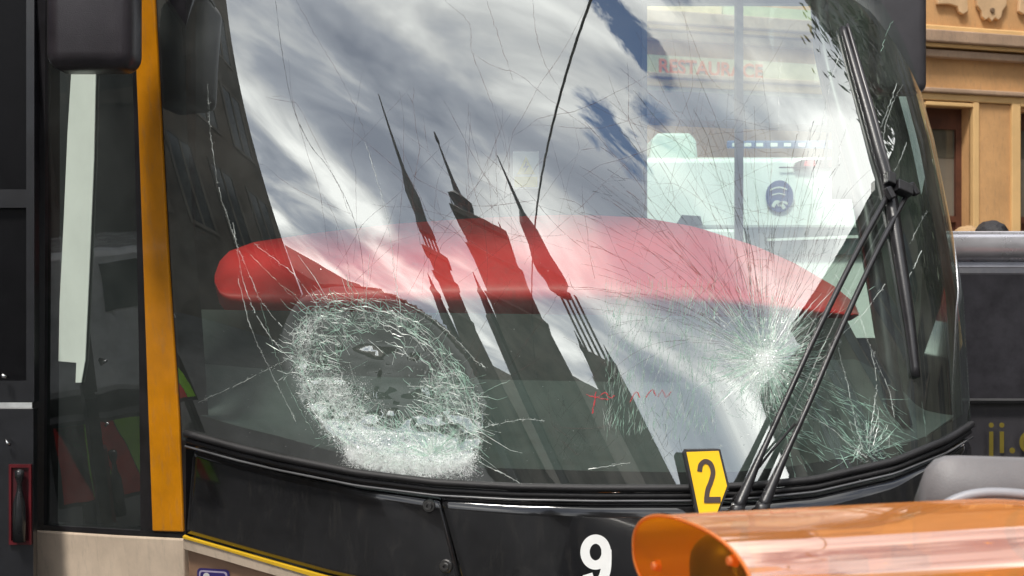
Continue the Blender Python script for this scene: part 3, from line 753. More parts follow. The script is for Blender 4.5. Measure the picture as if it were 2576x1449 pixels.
for i in range(80):            # long fan of fine cracks up across the view through the cab
    s = i/79; a0 = R(-62-96*s+rnd.gauss(0, 1.0)); L = rnd.uniform(300, 520)+260*math.sin(math.pi*min(1, s*1.15))*rnd.uniform(.3, 1)
    bend = R(-4-58*max(0, s-.2)) if s > .2 else R(12*(.2-s)*5)
    u, v = CX+math.cos(a0)*80, CY+math.sin(a0)*80; pts = []
    n = 22
    for k in range(n):
        t = k/n; wob_ = wob_+rnd.gauss(0, .05) if k else rnd.gauss(0, .06); a = a0+bend*t*.8+wob_; pts.append((u+rnd.gauss(0, .8), v+rnd.gauss(0, .8))); u += math.cos(a)*L/n; v += math.sin(a)*L/n
    pts = [p for p in pts if p[0] < 2240 and p[1] > 5]
    if len(pts) > 4:
        k0 = rnd.randrange(0, 4)
        while k0 < len(pts)-2:
            e_ = min(len(pts), k0+rnd.randint(3, 11)); (fan if (s < .62 or rnd.random() < .3) and rnd.random() < .8 else fanr).line(pts[k0:e_], rnd.choice((.0005, .0007, .0010, .0015)), taper=False); k0 = e_-1+(rnd.randint(1, 2) if rnd.random() < .3 else 0)
            if rnd.random() < .25 and k0 < len(pts)-1:      # fork
                p_ = pts[k0]; a_ = math.atan2(pts[k0][1]-pts[k0-1][1], pts[k0][0]-pts[k0-1][0])+rnd.choice((-1, 1))*rnd.uniform(.3, 1.2); L_ = rnd.uniform(15, 70)
                fk = [(p_[0]+math.cos(a_)*L_*x/3+rnd.gauss(0, 1.2)*(x > 0), p_[1]+math.sin(a_)*L_*x/3+rnd.gauss(0, 1.2)*(x > 0)) for x in range(4)]
                if all(q_[0] < 2240 and q_[1] > 5 for q_ in fk): (fan if rnd.random() < .5 else fanr).line(fk, rnd.uniform(.0006, .0012))
def walker(u, v, a, n, st, depth=0):
    pts = [(u, v)]
    for k in range(n):
        a += rnd.gauss(0, .045)+(rnd.choice((-1, 1))*rnd.uniform(.2, .5) if rnd.random() < .04 else 0)
        u += math.cos(a)*st; v += math.sin(a)*st
        if not (640 < u < 2110 and 4 < v < 1150): break
        pts.append((u, v))
        if depth < 2 and rnd.random() < .035: walker(u, v, a+rnd.choice((-1, 1))*rnd.uniform(.4, 1.0), n-k, st, depth+1)
    if len(pts) > 3: fanr.line(pts, rnd.choice((.0006, .0009, .0012)))
for i in range(26): walker(rnd.uniform(1250, 2050), rnd.uniform(350, 720), R(rnd.uniform(195, 300)), rnd.randint(15, 40), 13)
for i in range(14): walker(rnd.uniform(800, 1250), rnd.uniform(560, 760), R(rnd.uniform(235, 300)), rnd.randint(12, 45), 13)
for i in range(10): walker(rnd.uniform(1200, 1650), rnd.uniform(760, 1120), R(rnd.uniform(20, 160)), rnd.randint(8, 22), 12)
for i in range(46):            # parallel hairlines beside the wiper arms
    u = rnd.uniform(1800, 2130); v = rnd.uniform(560, 760); L = rnd.uniform(40, 130); sl = (u-1925)*.0016
    fan.line([(u+sl*L*k/4, v-L*k/4) for k in range(5)], rnd.uniform(.0006, .0012))
for i in range(1100):          # shimmering short scratches left of the right impact
    u = rnd.uniform(1520, 1800); v = rnd.uniform(720, 1110); L = rnd.uniform(10, 45); a = R(rnd.gauss(82, 12))
    web_ = webg if rnd.random() < .8 else web
    web_.line([(u+math.cos(a)*L*k/2, v-math.sin(a)*L*k/2) for k in range(3)], rnd.uniform(.0004, .0010))
for i in range(110):
    u = rnd.uniform(1380, 1730); v = rnd.uniform(1030, 1165); L = rnd.uniform(15, 70); a = R(rnd.uniform(40, 140))
    fan.line([(u+math.cos(a)*L*k/3+rnd.gauss(0, 1), v-math.sin(a)*L*k/3) for k in range(4)], rnd.uniform(.0005, .0012))
for i in range(30):            # small star at the lower right corner
    a = R(rnd.uniform(150, 390)); L = rnd.uniform(20, 90) if rnd.random() < .8 else rnd.uniform(90, 200); r0 = rnd.uniform(0, 50)
    u, v = 2180+math.cos(a)*r0, 1140+math.sin(a)*r0*.8
    pts = [(u+math.cos(a)*L*k/4+rnd.gauss(0, 2), v+math.sin(a)*L*k/4+rnd.gauss(0, 2)) for k in range(5)]
    if all(p[1] < ip(GL_BOT, p[0])-20 and p[0] < 2400 for p in pts): (web if rnd.random() < .15 else webg).line(pts, rnd.uniform(.0007, .0018))
for i in range(130):           # scuffs between the right star and the corner
    u = rnd.uniform(1960, 2260); v = rnd.uniform(960, 1150); a = R(rnd.gauss(38, 18)); L = rnd.uniform(15, 80)
    webg.line([(u+math.cos(a)*L*k/3+rnd.gauss(0, 1), v+math.sin(a)*L*k/3+rnd.gauss(0, 1)) for k in range(4)], rnd.uniform(.0006, .0016))
for i in range(160):
    crush.shard(2180+rnd.gauss(0, 26), 1120+rnd.gauss(0, 34), rnd.uniform(.0006, .0020))
for i in range(260):           # glitter scattered over the sheet
    crush.shard(rnd.uniform(540, 2250), rnd.uniform(600, 1170), rnd.uniform(.0005, .0014))
web.build('crack_web', br_m); webg.build('crack_web', gn_m); crush.build('crushed_glass', sh_m)
mist.build('frosted_glass', ms_m); fan.build('crack_fan', dk_m); fanr.build('crack_fan', rd_m)
# red marker scrawl on the glass
for pts in ([(1475, 992), (1500, 1000), (1530, 1005)], [(1500, 985), (1496, 1010), (1490, 1040)], [(1500, 1000), (1522, 988), (1535, 1000), (1548, 994)], [(1585, 1012), (1600, 985), (1610, 1000)],
            [(1625, 1000), (1640, 980), (1650, 995)], [(1655, 998), (1666, 982), (1675, 1000), (1688, 985)]):
    mk = RB(); mk.line(jag(pts, 6, .8), .0035, taper=False); mk.build('red_scrawl', veil_mat('red_marker', (.75, .08, .10), .6, glossy=.02), None)

# ------------------------------------------------------------------ wiper
wp = mat('wiper_black', (.018, .017, .019), .34, var=.25, bump=.08, bscale=250)
wedge = mat('wiper_edge', (.045, .042, .046), .3, var=.2)
W_ = empty('wiper', (0, 0, 0), '', ''); del W_['label']; del W_['category']; W_.parent = tram; W_.location = -tram.location
BL = smooth_line([(2116, 74), (2134, 136), (2152, 200), (2171, 265), (2190, 332), (2206, 390), (2223, 448), (2238, 520), (2252, 610), (2275, 755), (2286, 830), (2300, 950)], 5)
bl = [on(u, v, .008) for u, v in BL]
MB().tube(bl, [.012+.012*math.sin(math.pi*(i+2)/(len(bl)+3)) for i in range(len(bl))], 6).build('wiper_blade', wp, W_, smooth=True)
MB().tube([on(u+3, v-2, .026) for u, v in BL[:32]], [.005+.005*math.sin(math.pi*i/32) for i in range(32)], 6).build('blade_spring', wedge, W_, smooth=True)
# bracket: two cheeks, cross pin, clip
def ob(name, u, v, off, su, sv, sd_, m, ang=0, bev=.004):
    p, n = hit(u, v); p = p+n*off; a = Vector((1, 0, 0))-n*n.x; a.normalize(); b = n.cross(a); b = -b if b.z < 0 else b
    ca, sa = math.cos(R(ang)), math.sin(R(ang)); A, B = a*ca+b*sa, b*ca-a*sa
    q = [p+A*x*su+B*y*sv+n*z*sd_ for z in (1, -1) for x, y in ((-1, -1), (1, -1), (1, 1), (-1, 1))]
    return MB().hexa(q).build(name, m, W_, bevel=bev)
ob('bracket', 2252, 488, .036, .030, .020, .018, wp, -8)
ob('bracket', 2222, 462, .032, .016, .022, .014, wp, -8)
ob('bracket_pin', 2218, 500, .040, .012, .020, .010, wp, 28)
ob('bracket_pin', 2276, 490, .040, .011, .022, .010, wp, 28)
for i, pts in enumerate(([(2226, 492), (2140, 650), (2040, 850), (1960, 1020), (1890, 1170), (1838, 1282)], [(2272, 494), (2190, 650), (2096, 850), (2020, 1020), (1950, 1170), (1898, 1280)])):
    q = smooth_line(pts, 8); n = len(q)
    c = [on(u, v, .020+.075*(k/n)**2.2) for k, (u, v) in enumerate(q)]
    rad = [(.0088 if k/n < .72 else .0088+(k/n-.72)*.036) for k in range(n)]
    MB().tube(c, rad, 10).build('wiper_arm', wp, W_, smooth=True)
    MB().tube([c[-1]+Vector((0, -.012, .012)), c[-1]+Vector((-.006, .0, -.03)), c[-1]+Vector((-.012, .08, -.05))], [.020, .024, .020], 12).build('arm_pivot', wp, W_, smooth=True)
    st_ = [c[k]+Vector((-.004, -.0065, .003)) for k in range(2, int(n*.7))]
    MB().tube(st_, .0016, 5).build('arm_rib', wedge, W_, smooth=True)
MB().tube([on(u, v, .03) for u, v in [(1990, 1070), (1930, 1140), (1870, 1220), (1835, 1262)]], .004, 6).build('washer_hose', rub, W_, smooth=True)

# ------------------------------------------------------------------ yellow marker with digit 2, standing at the wiper base
PM = hit(1775, 1285)[0].y-.10
mk_root = empty('number_marker', P(1780, 1292, PM), 'small yellow plate with black digit 2 standing at the wiper base', 'marker')
ymat = mat('marker_yellow', lin((250, 196, 20)), .35, var=.04)
mblk = mat('marker_black', (.02, .018, .02), .5)
def mp(u, v, d=0): 
    t = (1292-v)/160; return P(u, v, PM+.03*t-d)
out = [(1727, 1137), (1808, 1134), (1829, 1222), (1803, 1292), (1759, 1292)]
MB().prism([mp(u, v) for u, v in out], (0, .004, 0)).build('plate', ymat, mk_root)
MB().prism([mp(u, v, -.0045) for u, v in [(1721, 1140), (1727, 1131), (1812, 1130), (1835, 1222), (1806, 1297), (1754, 1297)]], (-.004, .022, 0)).build('backing', mblk, mk_root)
def zoom2(x, y): return (2050+x/3.0825)*.7548, (1450+y/3.0825)*.7548
dm = MB(); d2 = mat('digit_ink', lin((70, 55, 50)), .5)
a, b = stroke2d([(868, 372), (880, 305), (925, 268), (980, 295), (1006, 380), (985, 475), (950, 570), (938, 690)], 50, 6)
dm.grid([[mp(*zoom2(*q), .002) for q in a], [mp(*zoom2(*q), .002) for q in b]])
a, b = stroke2d([(914, 664), (1085, 662)], 62, 4)
dm.grid([[mp(*zoom2(*q), .0026) for q in a], [mp(*zoom2(*q), .0026) for q in b]])
dm.build('digit', d2, mk_root)

# ------------------------------------------------------------------ service car with amber light bar in the foreground
car = empty('service_car', (1.0, 1.5, 0), 'car roof in the foreground carrying a long amber light bar and a grey housing', 'car')
AX = Vector((.955, .297, 0)).normalized(); PX = Vector((AX.y, -AX.x, 0))
B0 = Vector((.200, 1.60, CZ-.322)); LB = 1.05
amber_m = bpy.data.materials.new('amber_lens'); amber_m.use_nodes = True
n = amber_m.node_tree.nodes; l = amber_m.node_tree.links; n.clear()
o = n.new('ShaderNodeOutputMaterial'); trn = n.new('ShaderNodeBsdfTransparent'); trn.inputs[0].default_value = (1, .60, .08, 1)
tl = n.new('ShaderNodeBsdfTranslucent'); tl.inputs[0].default_value = (1, .46, .06, 1)
df = n.new('ShaderNodeBsdfDiffuse'); df.inputs[0].default_value = (1, .43, .13, 1)
gl = n.new('ShaderNodeBsdfGlossy'); gl.inputs['Roughness'].default_value = .05; gl.inputs[0].default_value = (1, .86, .80, 1)
fz = n.new('ShaderNodeFresnel'); fz.inputs[0].default_value = 1.55
ma = n.new('ShaderNodeMath'); ma.operation = 'MULTIPLY_ADD'; ma.inputs[1].default_value = .42; ma.inputs[2].default_value = .03; ma.use_clamp = True; l.new(fz.outputs[0], ma.inputs[0])
x1 = n.new('ShaderNodeMixShader'); x1.inputs[0].default_value = .5; l.new(tl.outputs[0], x1.inputs[1]); l.new(df.outputs[0], x1.inputs[2])
x2 = n.new('ShaderNodeMixShader'); x2.inputs[0].default_value = .60; l.new(trn.outputs[0], x2.inputs[1]); l.new(x1.outputs[0], x2.inputs[2])
AMB = x2; x3 = n.new('ShaderNodeMixShader'); l.new(ma.outputs[0], x3.inputs[0]); l.new(x2.outputs[0], x3.inputs[1]); l.new(gl.outputs[0], x3.inputs[2]); l.new(x3.outputs[0], o.inputs[0])
cap_m = amber_m.copy(); cap_m.name = 'amber_cap'
for q in cap_m.node_tree.nodes:
    if q.type == 'MIX_SHADER' and abs(q.inputs[0].default_value-.60) < 1e-4 and not q.inputs[0].is_linked: q.inputs[0].default_value = .10
    if q.type == 'BSDF_TRANSPARENT': q.inputs[0].default_value = (1, .66, .06, 1)
    if q.type == 'BSDF_DIFFUSE': q.inputs[0].default_value = (1, .44, .02, 1)
def prof(sc=1.0, k=44):
    o = []
    for i in range(k):
        t = 2*math.pi*i/k; ct, st_ = math.cos(t), math.sin(t)
        a = math.copysign(abs(ct)**.85, ct)*.165*sc; b = math.copysign(abs(st_)**.85, st_)*.056*sc
        o.append((a, b))
    return o
def barp(s, a, b): return B0+AX*s+PX*a+Vector((0, 0, b))
bar = bpy.data.objects.new('light_bar', None); C.objects.link(bar); bar.parent = car; bar.location = B0-car.location
def ridge(a, b):               # two shallow steps along the front shoulder
    t = math.degrees(math.atan2(b/.056, a/.165))
    k = 1.0
    for c0, wd, dp in ((38, 3.2, .035), (28, 2.6, .03), (60, 3, .02)):
        k -= .55*dp*math.exp(-((t-c0)/wd)**2)
    return a*k, b*k
PK = 96
rings = [[barp(0, *ridge(*q)) for q in prof(.985, PK)], [barp(.004, *ridge(*q)) for q in prof(1.0, PK)]]
rings += [[barp(s, *ridge(*q)) for q in prof(1.0, PK)] for s in (.12, .3, .42)]
rings += [[barp(s, *q) for q in prof(k, PK)] for s, k in ((.46, .985), (.485, .95), (.505, .88), (.52, .78))]
lens = MB().loft(rings, caps=False).build('lens', amber_m, bar, smooth=True)
mobj('end_cap', [barp(-.001, *q) for q in prof(.978, PK)], [tuple(range(PK))], cap_m, bar)
rim = MB().tube([barp(0, *q) for q in prof(.99, 60)]+[barp(0, *prof(.99, 60)[0])], .0022, 6, cap=False)
rim.build('cap_rim', amber_m, bar, smooth=True)
silv = mat('reflector_silver', (.75, .72, .68), .15, metal=1, var=.1)
dkb = mat('beacon_dark', (.05, .035, .03), .4, var=.2)
# base tray, dark posts, two rotating reflectors, screws
MB().hexa([barp(.01, .14, -.050), barp(.49, .14, -.050), barp(.49, .14, -.038), barp(.01, .14, -.038), barp(.01, -.14, -.050), barp(.49, -.14, -.050), barp(.49, -.14, -.038), barp(.01, -.14, -.038)]).build('tray', silv, bar)
for s in (.075, .30):
    c0 = barp(s, 0, -.038)
    MB().tube([c0, c0+Vector((0, 0, .016)), c0+Vector((0, 0, .020))], [.05, .05, .03], 20).build('rotor', dkb, bar, smooth=False)
    rr = []
    for i in range(7):
        z = -.024+i*.012; rr.append([barp(s, 0, z)+(AX*math.cos(t)+PX*math.sin(t))*(.045*math.cos((i-3)/3.6)) for t in np.linspace(2.3, 5.2, 14)])
    MB().grid(rr).build('reflector', silv, bar, smooth=True)
    MB().tube([barp(s, .012, -.03), barp(s, .012, .03)], .011, 10).build('bulb', mat('bulb_glass', (.5, .4, .3), .2), bar, smooth=True)
MB().tube([barp(.05, -.01, -.04+.008*k) for k in range(11)], [.036*(1-abs((k-5)/5.6)**3)+.004 for k in range(11)], 24).build('rotor', dkb, bar, smooth=True)
for s, wd in ((.125, .035), (.205, .03), (.40, .03)):
    MB().hexa([barp(s, .13, -.05), barp(s+wd, .13, -.05), barp(s+wd, .12, .028), barp(s, .12, .028), barp(s, .10, -.05), barp(s+wd, .10, -.05), barp(s+wd, .095, .028), barp(s, .095, .028)]).build('inner_post', dkb, bar)
for a_, b_ in ((-.095, -.012), (.075, -.014), (.11, .032)):
    MB().tube([barp(-.004, a_, b_), barp(.006, a_, b_)], [.0045, .0075], 10).build('screw', amber_m, bar)
# right half of the bar (beyond the picture) and its feet
MB().loft([[barp(s, *q) for q in prof(k)] for s, k in ((.535, .78), (.56, .95), (.9, 1), (1.02, .97), (1.05, .84))]).build('lens', amber_m, bar, smooth=True)
silp = mat('car_paint', (.02, .022, .03), .3, var=.03, coat=.4)
for s in (.2, .85):
    MB().hexa([barp(s, .1, -.20), barp(s+.08, .1, -.20), barp(s+.08, .1, -.05), barp(s, .1, -.05), barp(s, -.1, -.20), barp(s+.08, -.1, -.20), barp(s+.08, -.1, -.05), barp(s, -.1, -.05)]).build('mounting_foot', dkb, bar)
# grey housing behind the bar, with a pale rounded lip in front
gh = mat('housing_grey', (.15, .143, .147), .5, var=.08, bump=.1, bscale=300)
def hbx(u, v, y): return P(u, v, y)
hp = [(2310, 1330), (2308, 1262), (2314, 1215), (2328, 1178), (2350, 1155), (2376, 1146), (2410, 1145), (2620, 1151), (2800, 1160), (2800, 1330)]
hs = MB(); fr_ = [P(u, v, 2.05) for u, v in hp]; bk = [P(u+(2300-u)*.02, v+14, 2.30) for u, v in hp]
hs.loft([[p.lerp(sum(fr_, Vector())/len(fr_), .05)+Vector((0, -.02, 0)) for p in fr_], fr_, bk, [p+Vector((0, .03, -.02)) for p in bk]])
hobj = hs.build('roof_housing', gh, car, smooth=True)
MB().tube([P(u, v, 1.93) for u, v in smooth_line([(2360, 1282), (2400, 1258), (2450, 1243), (2510, 1239), (2600, 1246), (2700, 1262)], 5)], .007, 8).build('housing_lip', mat('lip_pale', (.26, .26, .28), .4), car, smooth=True)
RZ = B0.z-.20
cb_ = MB()
sec = [(-.75, .55), (-.72, RZ-.42), (-.55, RZ-.05), (-.40, RZ), (.40, RZ), (.55, RZ-.05), (.72, RZ-.42), (.75, .55)]
c0 = Vector((B0.x+.50, B0.y+.02, 0))
def cp(a, b, z): return c0+PX*a+AX*b+Vector((0, 0, z))
# car body under the bar: cabin shell across, bonnet and boot, wheels
cb_.loft([[cp(-.75, y, .35), cp(-1.1, y, .5), cp(-.6, y*.86, RZ), cp(.6, y*.86, RZ), cp(1.0, y, .9), cp(.9, y, .35)] for y in (-.72, .72)])
cb_.loft([[cp(.9, y, .35), cp(.9, y, .88), cp(2.0, y*.95, .78), cp(2.1, y*.95, .4)] for y in (-.72, .72)])
cb_.loft([[cp(-1.9, y*.95, .30), cp(-1.85, y*.95, .46), cp(-1.1, y, .50), cp(-.8, y, .30)] for y in (-.72, .72)])
cbo = cb_.build('car_body', silp, car, bevel=.02)
for a_ in (-1.35, 1.35):
    for b_ in (-.7, .7):
        q = cp(a_, b_, .26); MB().tube([q-AX*.09, q+AX*.09], .26, 24).build('wheel', rub, car)

# ------------------------------------------------------------------ ochre building across the street
P0, P1 = P(1560, 724, 12.9), P(2720, 724, 14.6)
FX = (P1-P0).normalized(); FN = Vector((FX.y, -FX.x, 0)); FN = -FN if FN.y > 0 else FN
def fac(u, v, off=0.0):
    d = ray(u, v); t = (P0-O).dot(FN)/d.dot(FN); return O+d*t+FN*off
och_root = empty('ochre_building', (P0.x+2, P0.y+2, .15), 'ochre stuccoed house with grey mouldings behind the tram on the right', 'building')
och = mat('ochre_stucco', lin((200, 154, 104)), .85, var=.12, scale=1.6, bump=.25, bscale=30, dirt=.35)
och2 = mat('ochre_light', lin((218, 178, 122)), .8, var=.06, scale=2, bump=.15, bscale=40)
grym = mat('grey_moulding', lin((170, 142, 118)), .8, var=.14, scale=3, bump=.2, bscale=40, dirt=.6)
brn = mat('brown_joinery', lin((88, 52, 38)), .55, var=.2, scale=6)
paneg = mat('window_pane', lin((120, 112, 100)), .12, var=.12, scale=1.2, spec=.6)
paned = mat('window_pane_dark', lin((96, 92, 80)), .12, var=.2, scale=1.2, spec=.6)
def fbox(u0, v0, u1, v1, off, dep, mb=None):
    mb = mb or MB(); q = [fac(u0, v1, off), fac(u1, v1, off), fac(u1, v0, off), fac(u0, v0, off)]
    uz = (2450 if u1 > 2450 else 1830) if u1-u0 > 450 else (u0+u1)/2
    q[1].z = q[0].z = fac(uz, v1, off).z; q[2].z = q[3].z = fac(uz, v0, off).z      # level courses
    mb.hexa(q+[p-FN*dep for p in q]); return mb
# wall built round the openings
OPEN = [(2322, 268, 2441, 640), (2560, 272, 2680, 640)]
wl = MB()
for r_ in ((900, -900, 2322, 1180), (2322, -900, 2560, 269), (2441, 266, 2560, 642), (2322, 640, 4700, 1180), (2560, -900, 4700, 274), (2680, 270, 4700, 642)):
    fbox(*r_, 0, .35, wl)
wl.build('wall', och, och_root)
for nm, r_, off, m in (('cornice', (900, 88, 4700, 118), .16, grym), ('cornice', (900, 118, 4700, 128), .11, och2), ('cornice', (900, 134, 4700, 152), .09, grym),
        ('moulding', (900, 228, 4700, 240), .09, grym), ('moulding', (900, 240, 4700, 258), .05, och2), ('moulding', (900, 72, 4700, 88), .06, och2)):
    fbox(*r_, off, off+.02).build(nm, m, och_root, bevel=.012)
for u0, v0, u1, v1 in OPEN:
    fr0 = MB()
    for r_ in ((u0-22, v0-10, u0, 650), (u1, v0-10, u1+15, 650), (u0, v0-10, u1, v0)): fbox(*r_, .05, .08, fr0)
    wroot = fr0.build('window', och2, och_root, bevel=.008)
    sash = MB()
    for r_ in ((u0, v0, u1, v0+52), (u1-14, v0+52, u1, 640), (u0, v0+52, u0+14, 640), (u0+14, v0+272, u1-14, v0+288)): fbox(*r_, -.14, .05, sash)
    sash.build('sash', brn, wroot)
    fbox(u0+14, v0+52, u1-14, v0+124, -.17, .01).build('pane', paned, wroot)
    fbox(u0+14, v0+124, u1-14, v0+272, -.175, .01).build('pane', paneg, wroot)
    fbox(u0+14, v0+288, u1-14, 640, -.17, .02).build('lower_panel', brn, wroot)
    fbox(u0-20, 640, u1+14, 655, .10, .14).build('sill', grym, wroot)
fbox(2457, 262, 2545, 650, .02, .02).build('pilaster', och, och_root, bevel=.004)
# plaster ornaments under the eaves
orn = mat('ornament_plaster', lin((205, 170, 130)), .8, var=.08, scale=5)
def ornament(u, v, poly):
    a = [fac(u+x, v+y, .05) for x, y in poly]; return MB().prism(a, -FN*.045)
drop = [(-38, -40), (38, -40), (36, -14), (26, 0), (24, 14), (16, 22), (8, 16), (0, 26), (-8, 16), (-16, 22), (-24, 14), (-26, 0), (-36, -14)]
curl = [(-60, -40), (14, -40), (16, -8), (4, 0), (-6, -6), (-10, -20), (-30, -26), (-60, -26)]
for u in (2488, 2700):
    oo = ornament(u, 30, drop).build('ornament', orn, och_root, bevel=.008)
    MB().tube([fac(u, 28, .045), fac(u, 28, .065)], [.034, .022], 14).build('rosette', mat('rosette_dark', lin((120, 96, 72)), .8), oo)
for u in (2412, 2624): ornament(u, 38, curl).build('ornament', orn, och_root, bevel=.008)
for u in (2572, ): ornament(u, 38, [(-x, y) for x, y in curl]).build('ornament', orn, och_root, bevel=.008)
# shop front seen through the cab: pale fascia panels, name, awning
shop = mat('fascia_cream', lin((232, 208, 160)), .6, var=.06)
shop2 = mat('fascia_pale', lin((190, 196, 150)), .6, var=.06)
fbox(1600, 12, 1800, 66, .12, .13).build('fascia_panel', shop, och_root)
fbox(1806, 16, 2300, 76, .10, .11).build('fascia_panel', shop2, och_root)
fbox(1500, 150, 2300, 204, .04, .05).build('sign_board', mat('sign_beige', lin((186, 176, 142)), .6, var=.08), och_root)
aw = mat('awning_grey', lin((88, 86, 96)), .8, var=.1)
fbox(1500, 256, 2236, 322, .5, .52).build('awning', aw, och_root)
fbox(1500, 204, 2320, 250, .03, .05).build('shop_band', mat('band_grey', lin((150, 150, 140)), .7, var=.1), och_root)
cu = bpy.data.curves.new('lettering', 'FONT'); cu.body = 'RESTAURACE'; cu.size = .185; cu.extrude = .004; cu.offset = .004
to = bpy.data.objects.new('lettering', cu); C.objects.link(to)
dg_ = bpy.context.evaluated_depsgraph_get(); tm = bpy.data.meshes.new_from_object(to.evaluated_get(dg_)); bpy.data.objects.remove(to)
xs = [v.co.x for v in tm.vertices]; wid = max(xs)-min(xs)
def place_text(me, name, org, xd, nrm, width, m, parent):
    k = width/(max(v.co.x for v in me.vertices)-min(v.co.x for v in me.vertices)); up = Vector((0, 0, 1))
    vs = [org+xd*v.co.x*k+up*v.co.y*k+nrm*(v.co.z+.006) for v in me.vertices]
    return mobj(name, vs, [tuple(p.vertices) for p in me.polygons], m, parent)
tx = place_text(tm, 'lettering', Vector((fac(1650, 193, .042).x, fac(1650, 193, .042).y, fac(1830, 193, .042).z)), FX, FN, (fac(1910, 190)-fac(1650, 190)).length, mat('letter_orange', lin((205, 110, 50)), .6), och_root)
# ------------------------------------------------------------------ white van behind the tram
van = empty('white_van', (3.0, 10.5, 0), 'white van with a blue round emblem seen through the tram cab window', 'van')
vw = mat('van_white', (.82, .85, .83), .3, var=.03, coat=.4)
YV = 8.9; XV = P(2352, 0, YV).x
def vp(u, v, d=0.0): return P(u, v, YV+d)
prof_v = [(392, .10), (400, .02), (470, .0), (574, -.02)]
vb = MB()
vb.loft([[Vector((x, YV+d, CZ-(v-724)/F*YV)) for x in (P(1622, 0, YV).x, XV)]+[Vector((x, YV+5.2, CZ-(v-724)/F*YV)) for x in (XV, P(1622, 0, YV).x)] for v, d in prof_v], caps=True)
zlow = CZ-(574-724)/F*YV
vb.box((P(1622, 0, YV).x, YV-.02, .35), (XV, YV+5.2, zlow-.002))
vb.build('body', vw, van, bevel=.03)
gd = mat('van_dark_glass', (.03, .045, .04), .08, var=.2, coat=.3)
MB().hexa([vp(1880, 640, -.05), vp(2335, 640, -.05), vp(2335, 573, -.035), vp(1870, 573, -.035), vp(1880, 640, .0), vp(2335, 640, .0), vp(2335, 573, .0), vp(1870, 573, .0)]).build('rear_window', gd, van)
MB().hexa([vp(1930, 606, -.06), vp(2335, 592, -.06), vp(2335, 584, -.06), vp(1930, 600, -.06), vp(1930, 606, -.03), vp(2335, 592, -.03), vp(2335, 584, -.03), vp(1930, 600, -.03)]).build('window_trim', vw, van)
MB().hexa([vp(1700, 566, -.03), vp(1768, 566, -.03), vp(1762, 543, -.03), vp(1715, 540, -.03), vp(1700, 566, .0), vp(1768, 566, .0), vp(1762, 543, .0), vp(1715, 540, .0)]).build('door_recess', gd, van)
bk_ = mat('brake_housing', (.06, .02, .02), .4)
bl_ = MB().prism([vp(u, v, -.03) for u, v in ((1998, 419), (2004, 407), (2020, 401), (2128, 401), (2142, 408), (2154, 419))], (0, .05, 0)).build('brake_light', bk_, van)
rl_ = mat('brake_red', lin((235, 60, 70)), .3)
for u0, u1 in ((2022, 2052), (2086, 2128)):
    MB().hexa([vp(u0, 417, -.036), vp(u1, 417, -.036), vp(u1-2, 404, -.036), vp(u0+3, 404, -.036), vp(u0, 417, -.03), vp(u1, 417, -.03), vp(u1-2, 404, -.03), vp(u0+3, 404, -.03)]).build('red_lens', rl_, bl_)
MB().tube([vp(1960, 421, -.012), vp(2335, 421, -.012)], .005, 5).build('door_seam', bk_, van)
emb = mat('emblem_blue', lin((46, 70, 130)), .4)
em = mobj('emblem', [vp(1961+35*math.cos(t), 493+40*math.sin(t), -.030) for t in np.linspace(0, 6.283, 31)[:-1]], [tuple(range(30))], emb, van)
ew = mat('emblem_white', (.75, .78, .75), .4)
for pts, wd in (([(1937, 478), (1950, 472), (1965, 471), (1980, 476)], 4), ([(1942, 490), (1960, 486), (1976, 490)], 3), ([(1944, 520), (1952, 508), (1964, 512), (1974, 524)], 9), ([(1956, 516), (1970, 508), (1982, 512)], 6)):
    a, b = stroke2d(pts, wd, 4); MB().grid([[vp(*q, -.035) for q in a], [vp(*q, -.035) for q in b]]).build('emblem_mark', ew, em)
rbm = mat('roof_bar_blue', lin((50, 84, 130)), .35)
rb_ = MB().hexa([vp(1828, 373, .4), vp(2124, 373, .4), vp(2124, 353, .4), vp(1828, 353, .4), vp(1828, 373, .6), vp(2124, 373, .6), vp(2124, 353, .6), vp(1828, 353, .6)]).build('roof_bar', rbm, van, bevel=.01)
for u in (1862, 2082): MB().hexa([vp(u-9, 394, .42), vp(u+9, 394, .42), vp(u+9, 373, .42), vp(u-9, 373, .42), vp(u-9, 394, .55), vp(u+9, 394, .55), vp(u+9, 373, .55), vp(u-9, 373, .55)]).build('foot', bk_, rb_)
for u in (1842, 1872, 1902, 1938, 1972, 2008, 2044, 2084):
    MB().hexa([vp(u, 368, .395), vp(u+18, 368, .395), vp(u+18, 359, .395), vp(u, 359, .395), vp(u, 368, .40), vp(u+18, 368, .40), vp(u+18, 359, .40), vp(u, 359, .40)]).build('letter_dash', ew, rb_)  # pale blocks added in place of unreadable white lettering
for x in (P(1700, 0, YV).x, P(2300, 0, YV).x):
    for y in (YV+.8, YV+4.2): MB().tube([(x-.1, y, .34), (x+.1, y, .34)], .34, 20).build('wheel', rub, van)
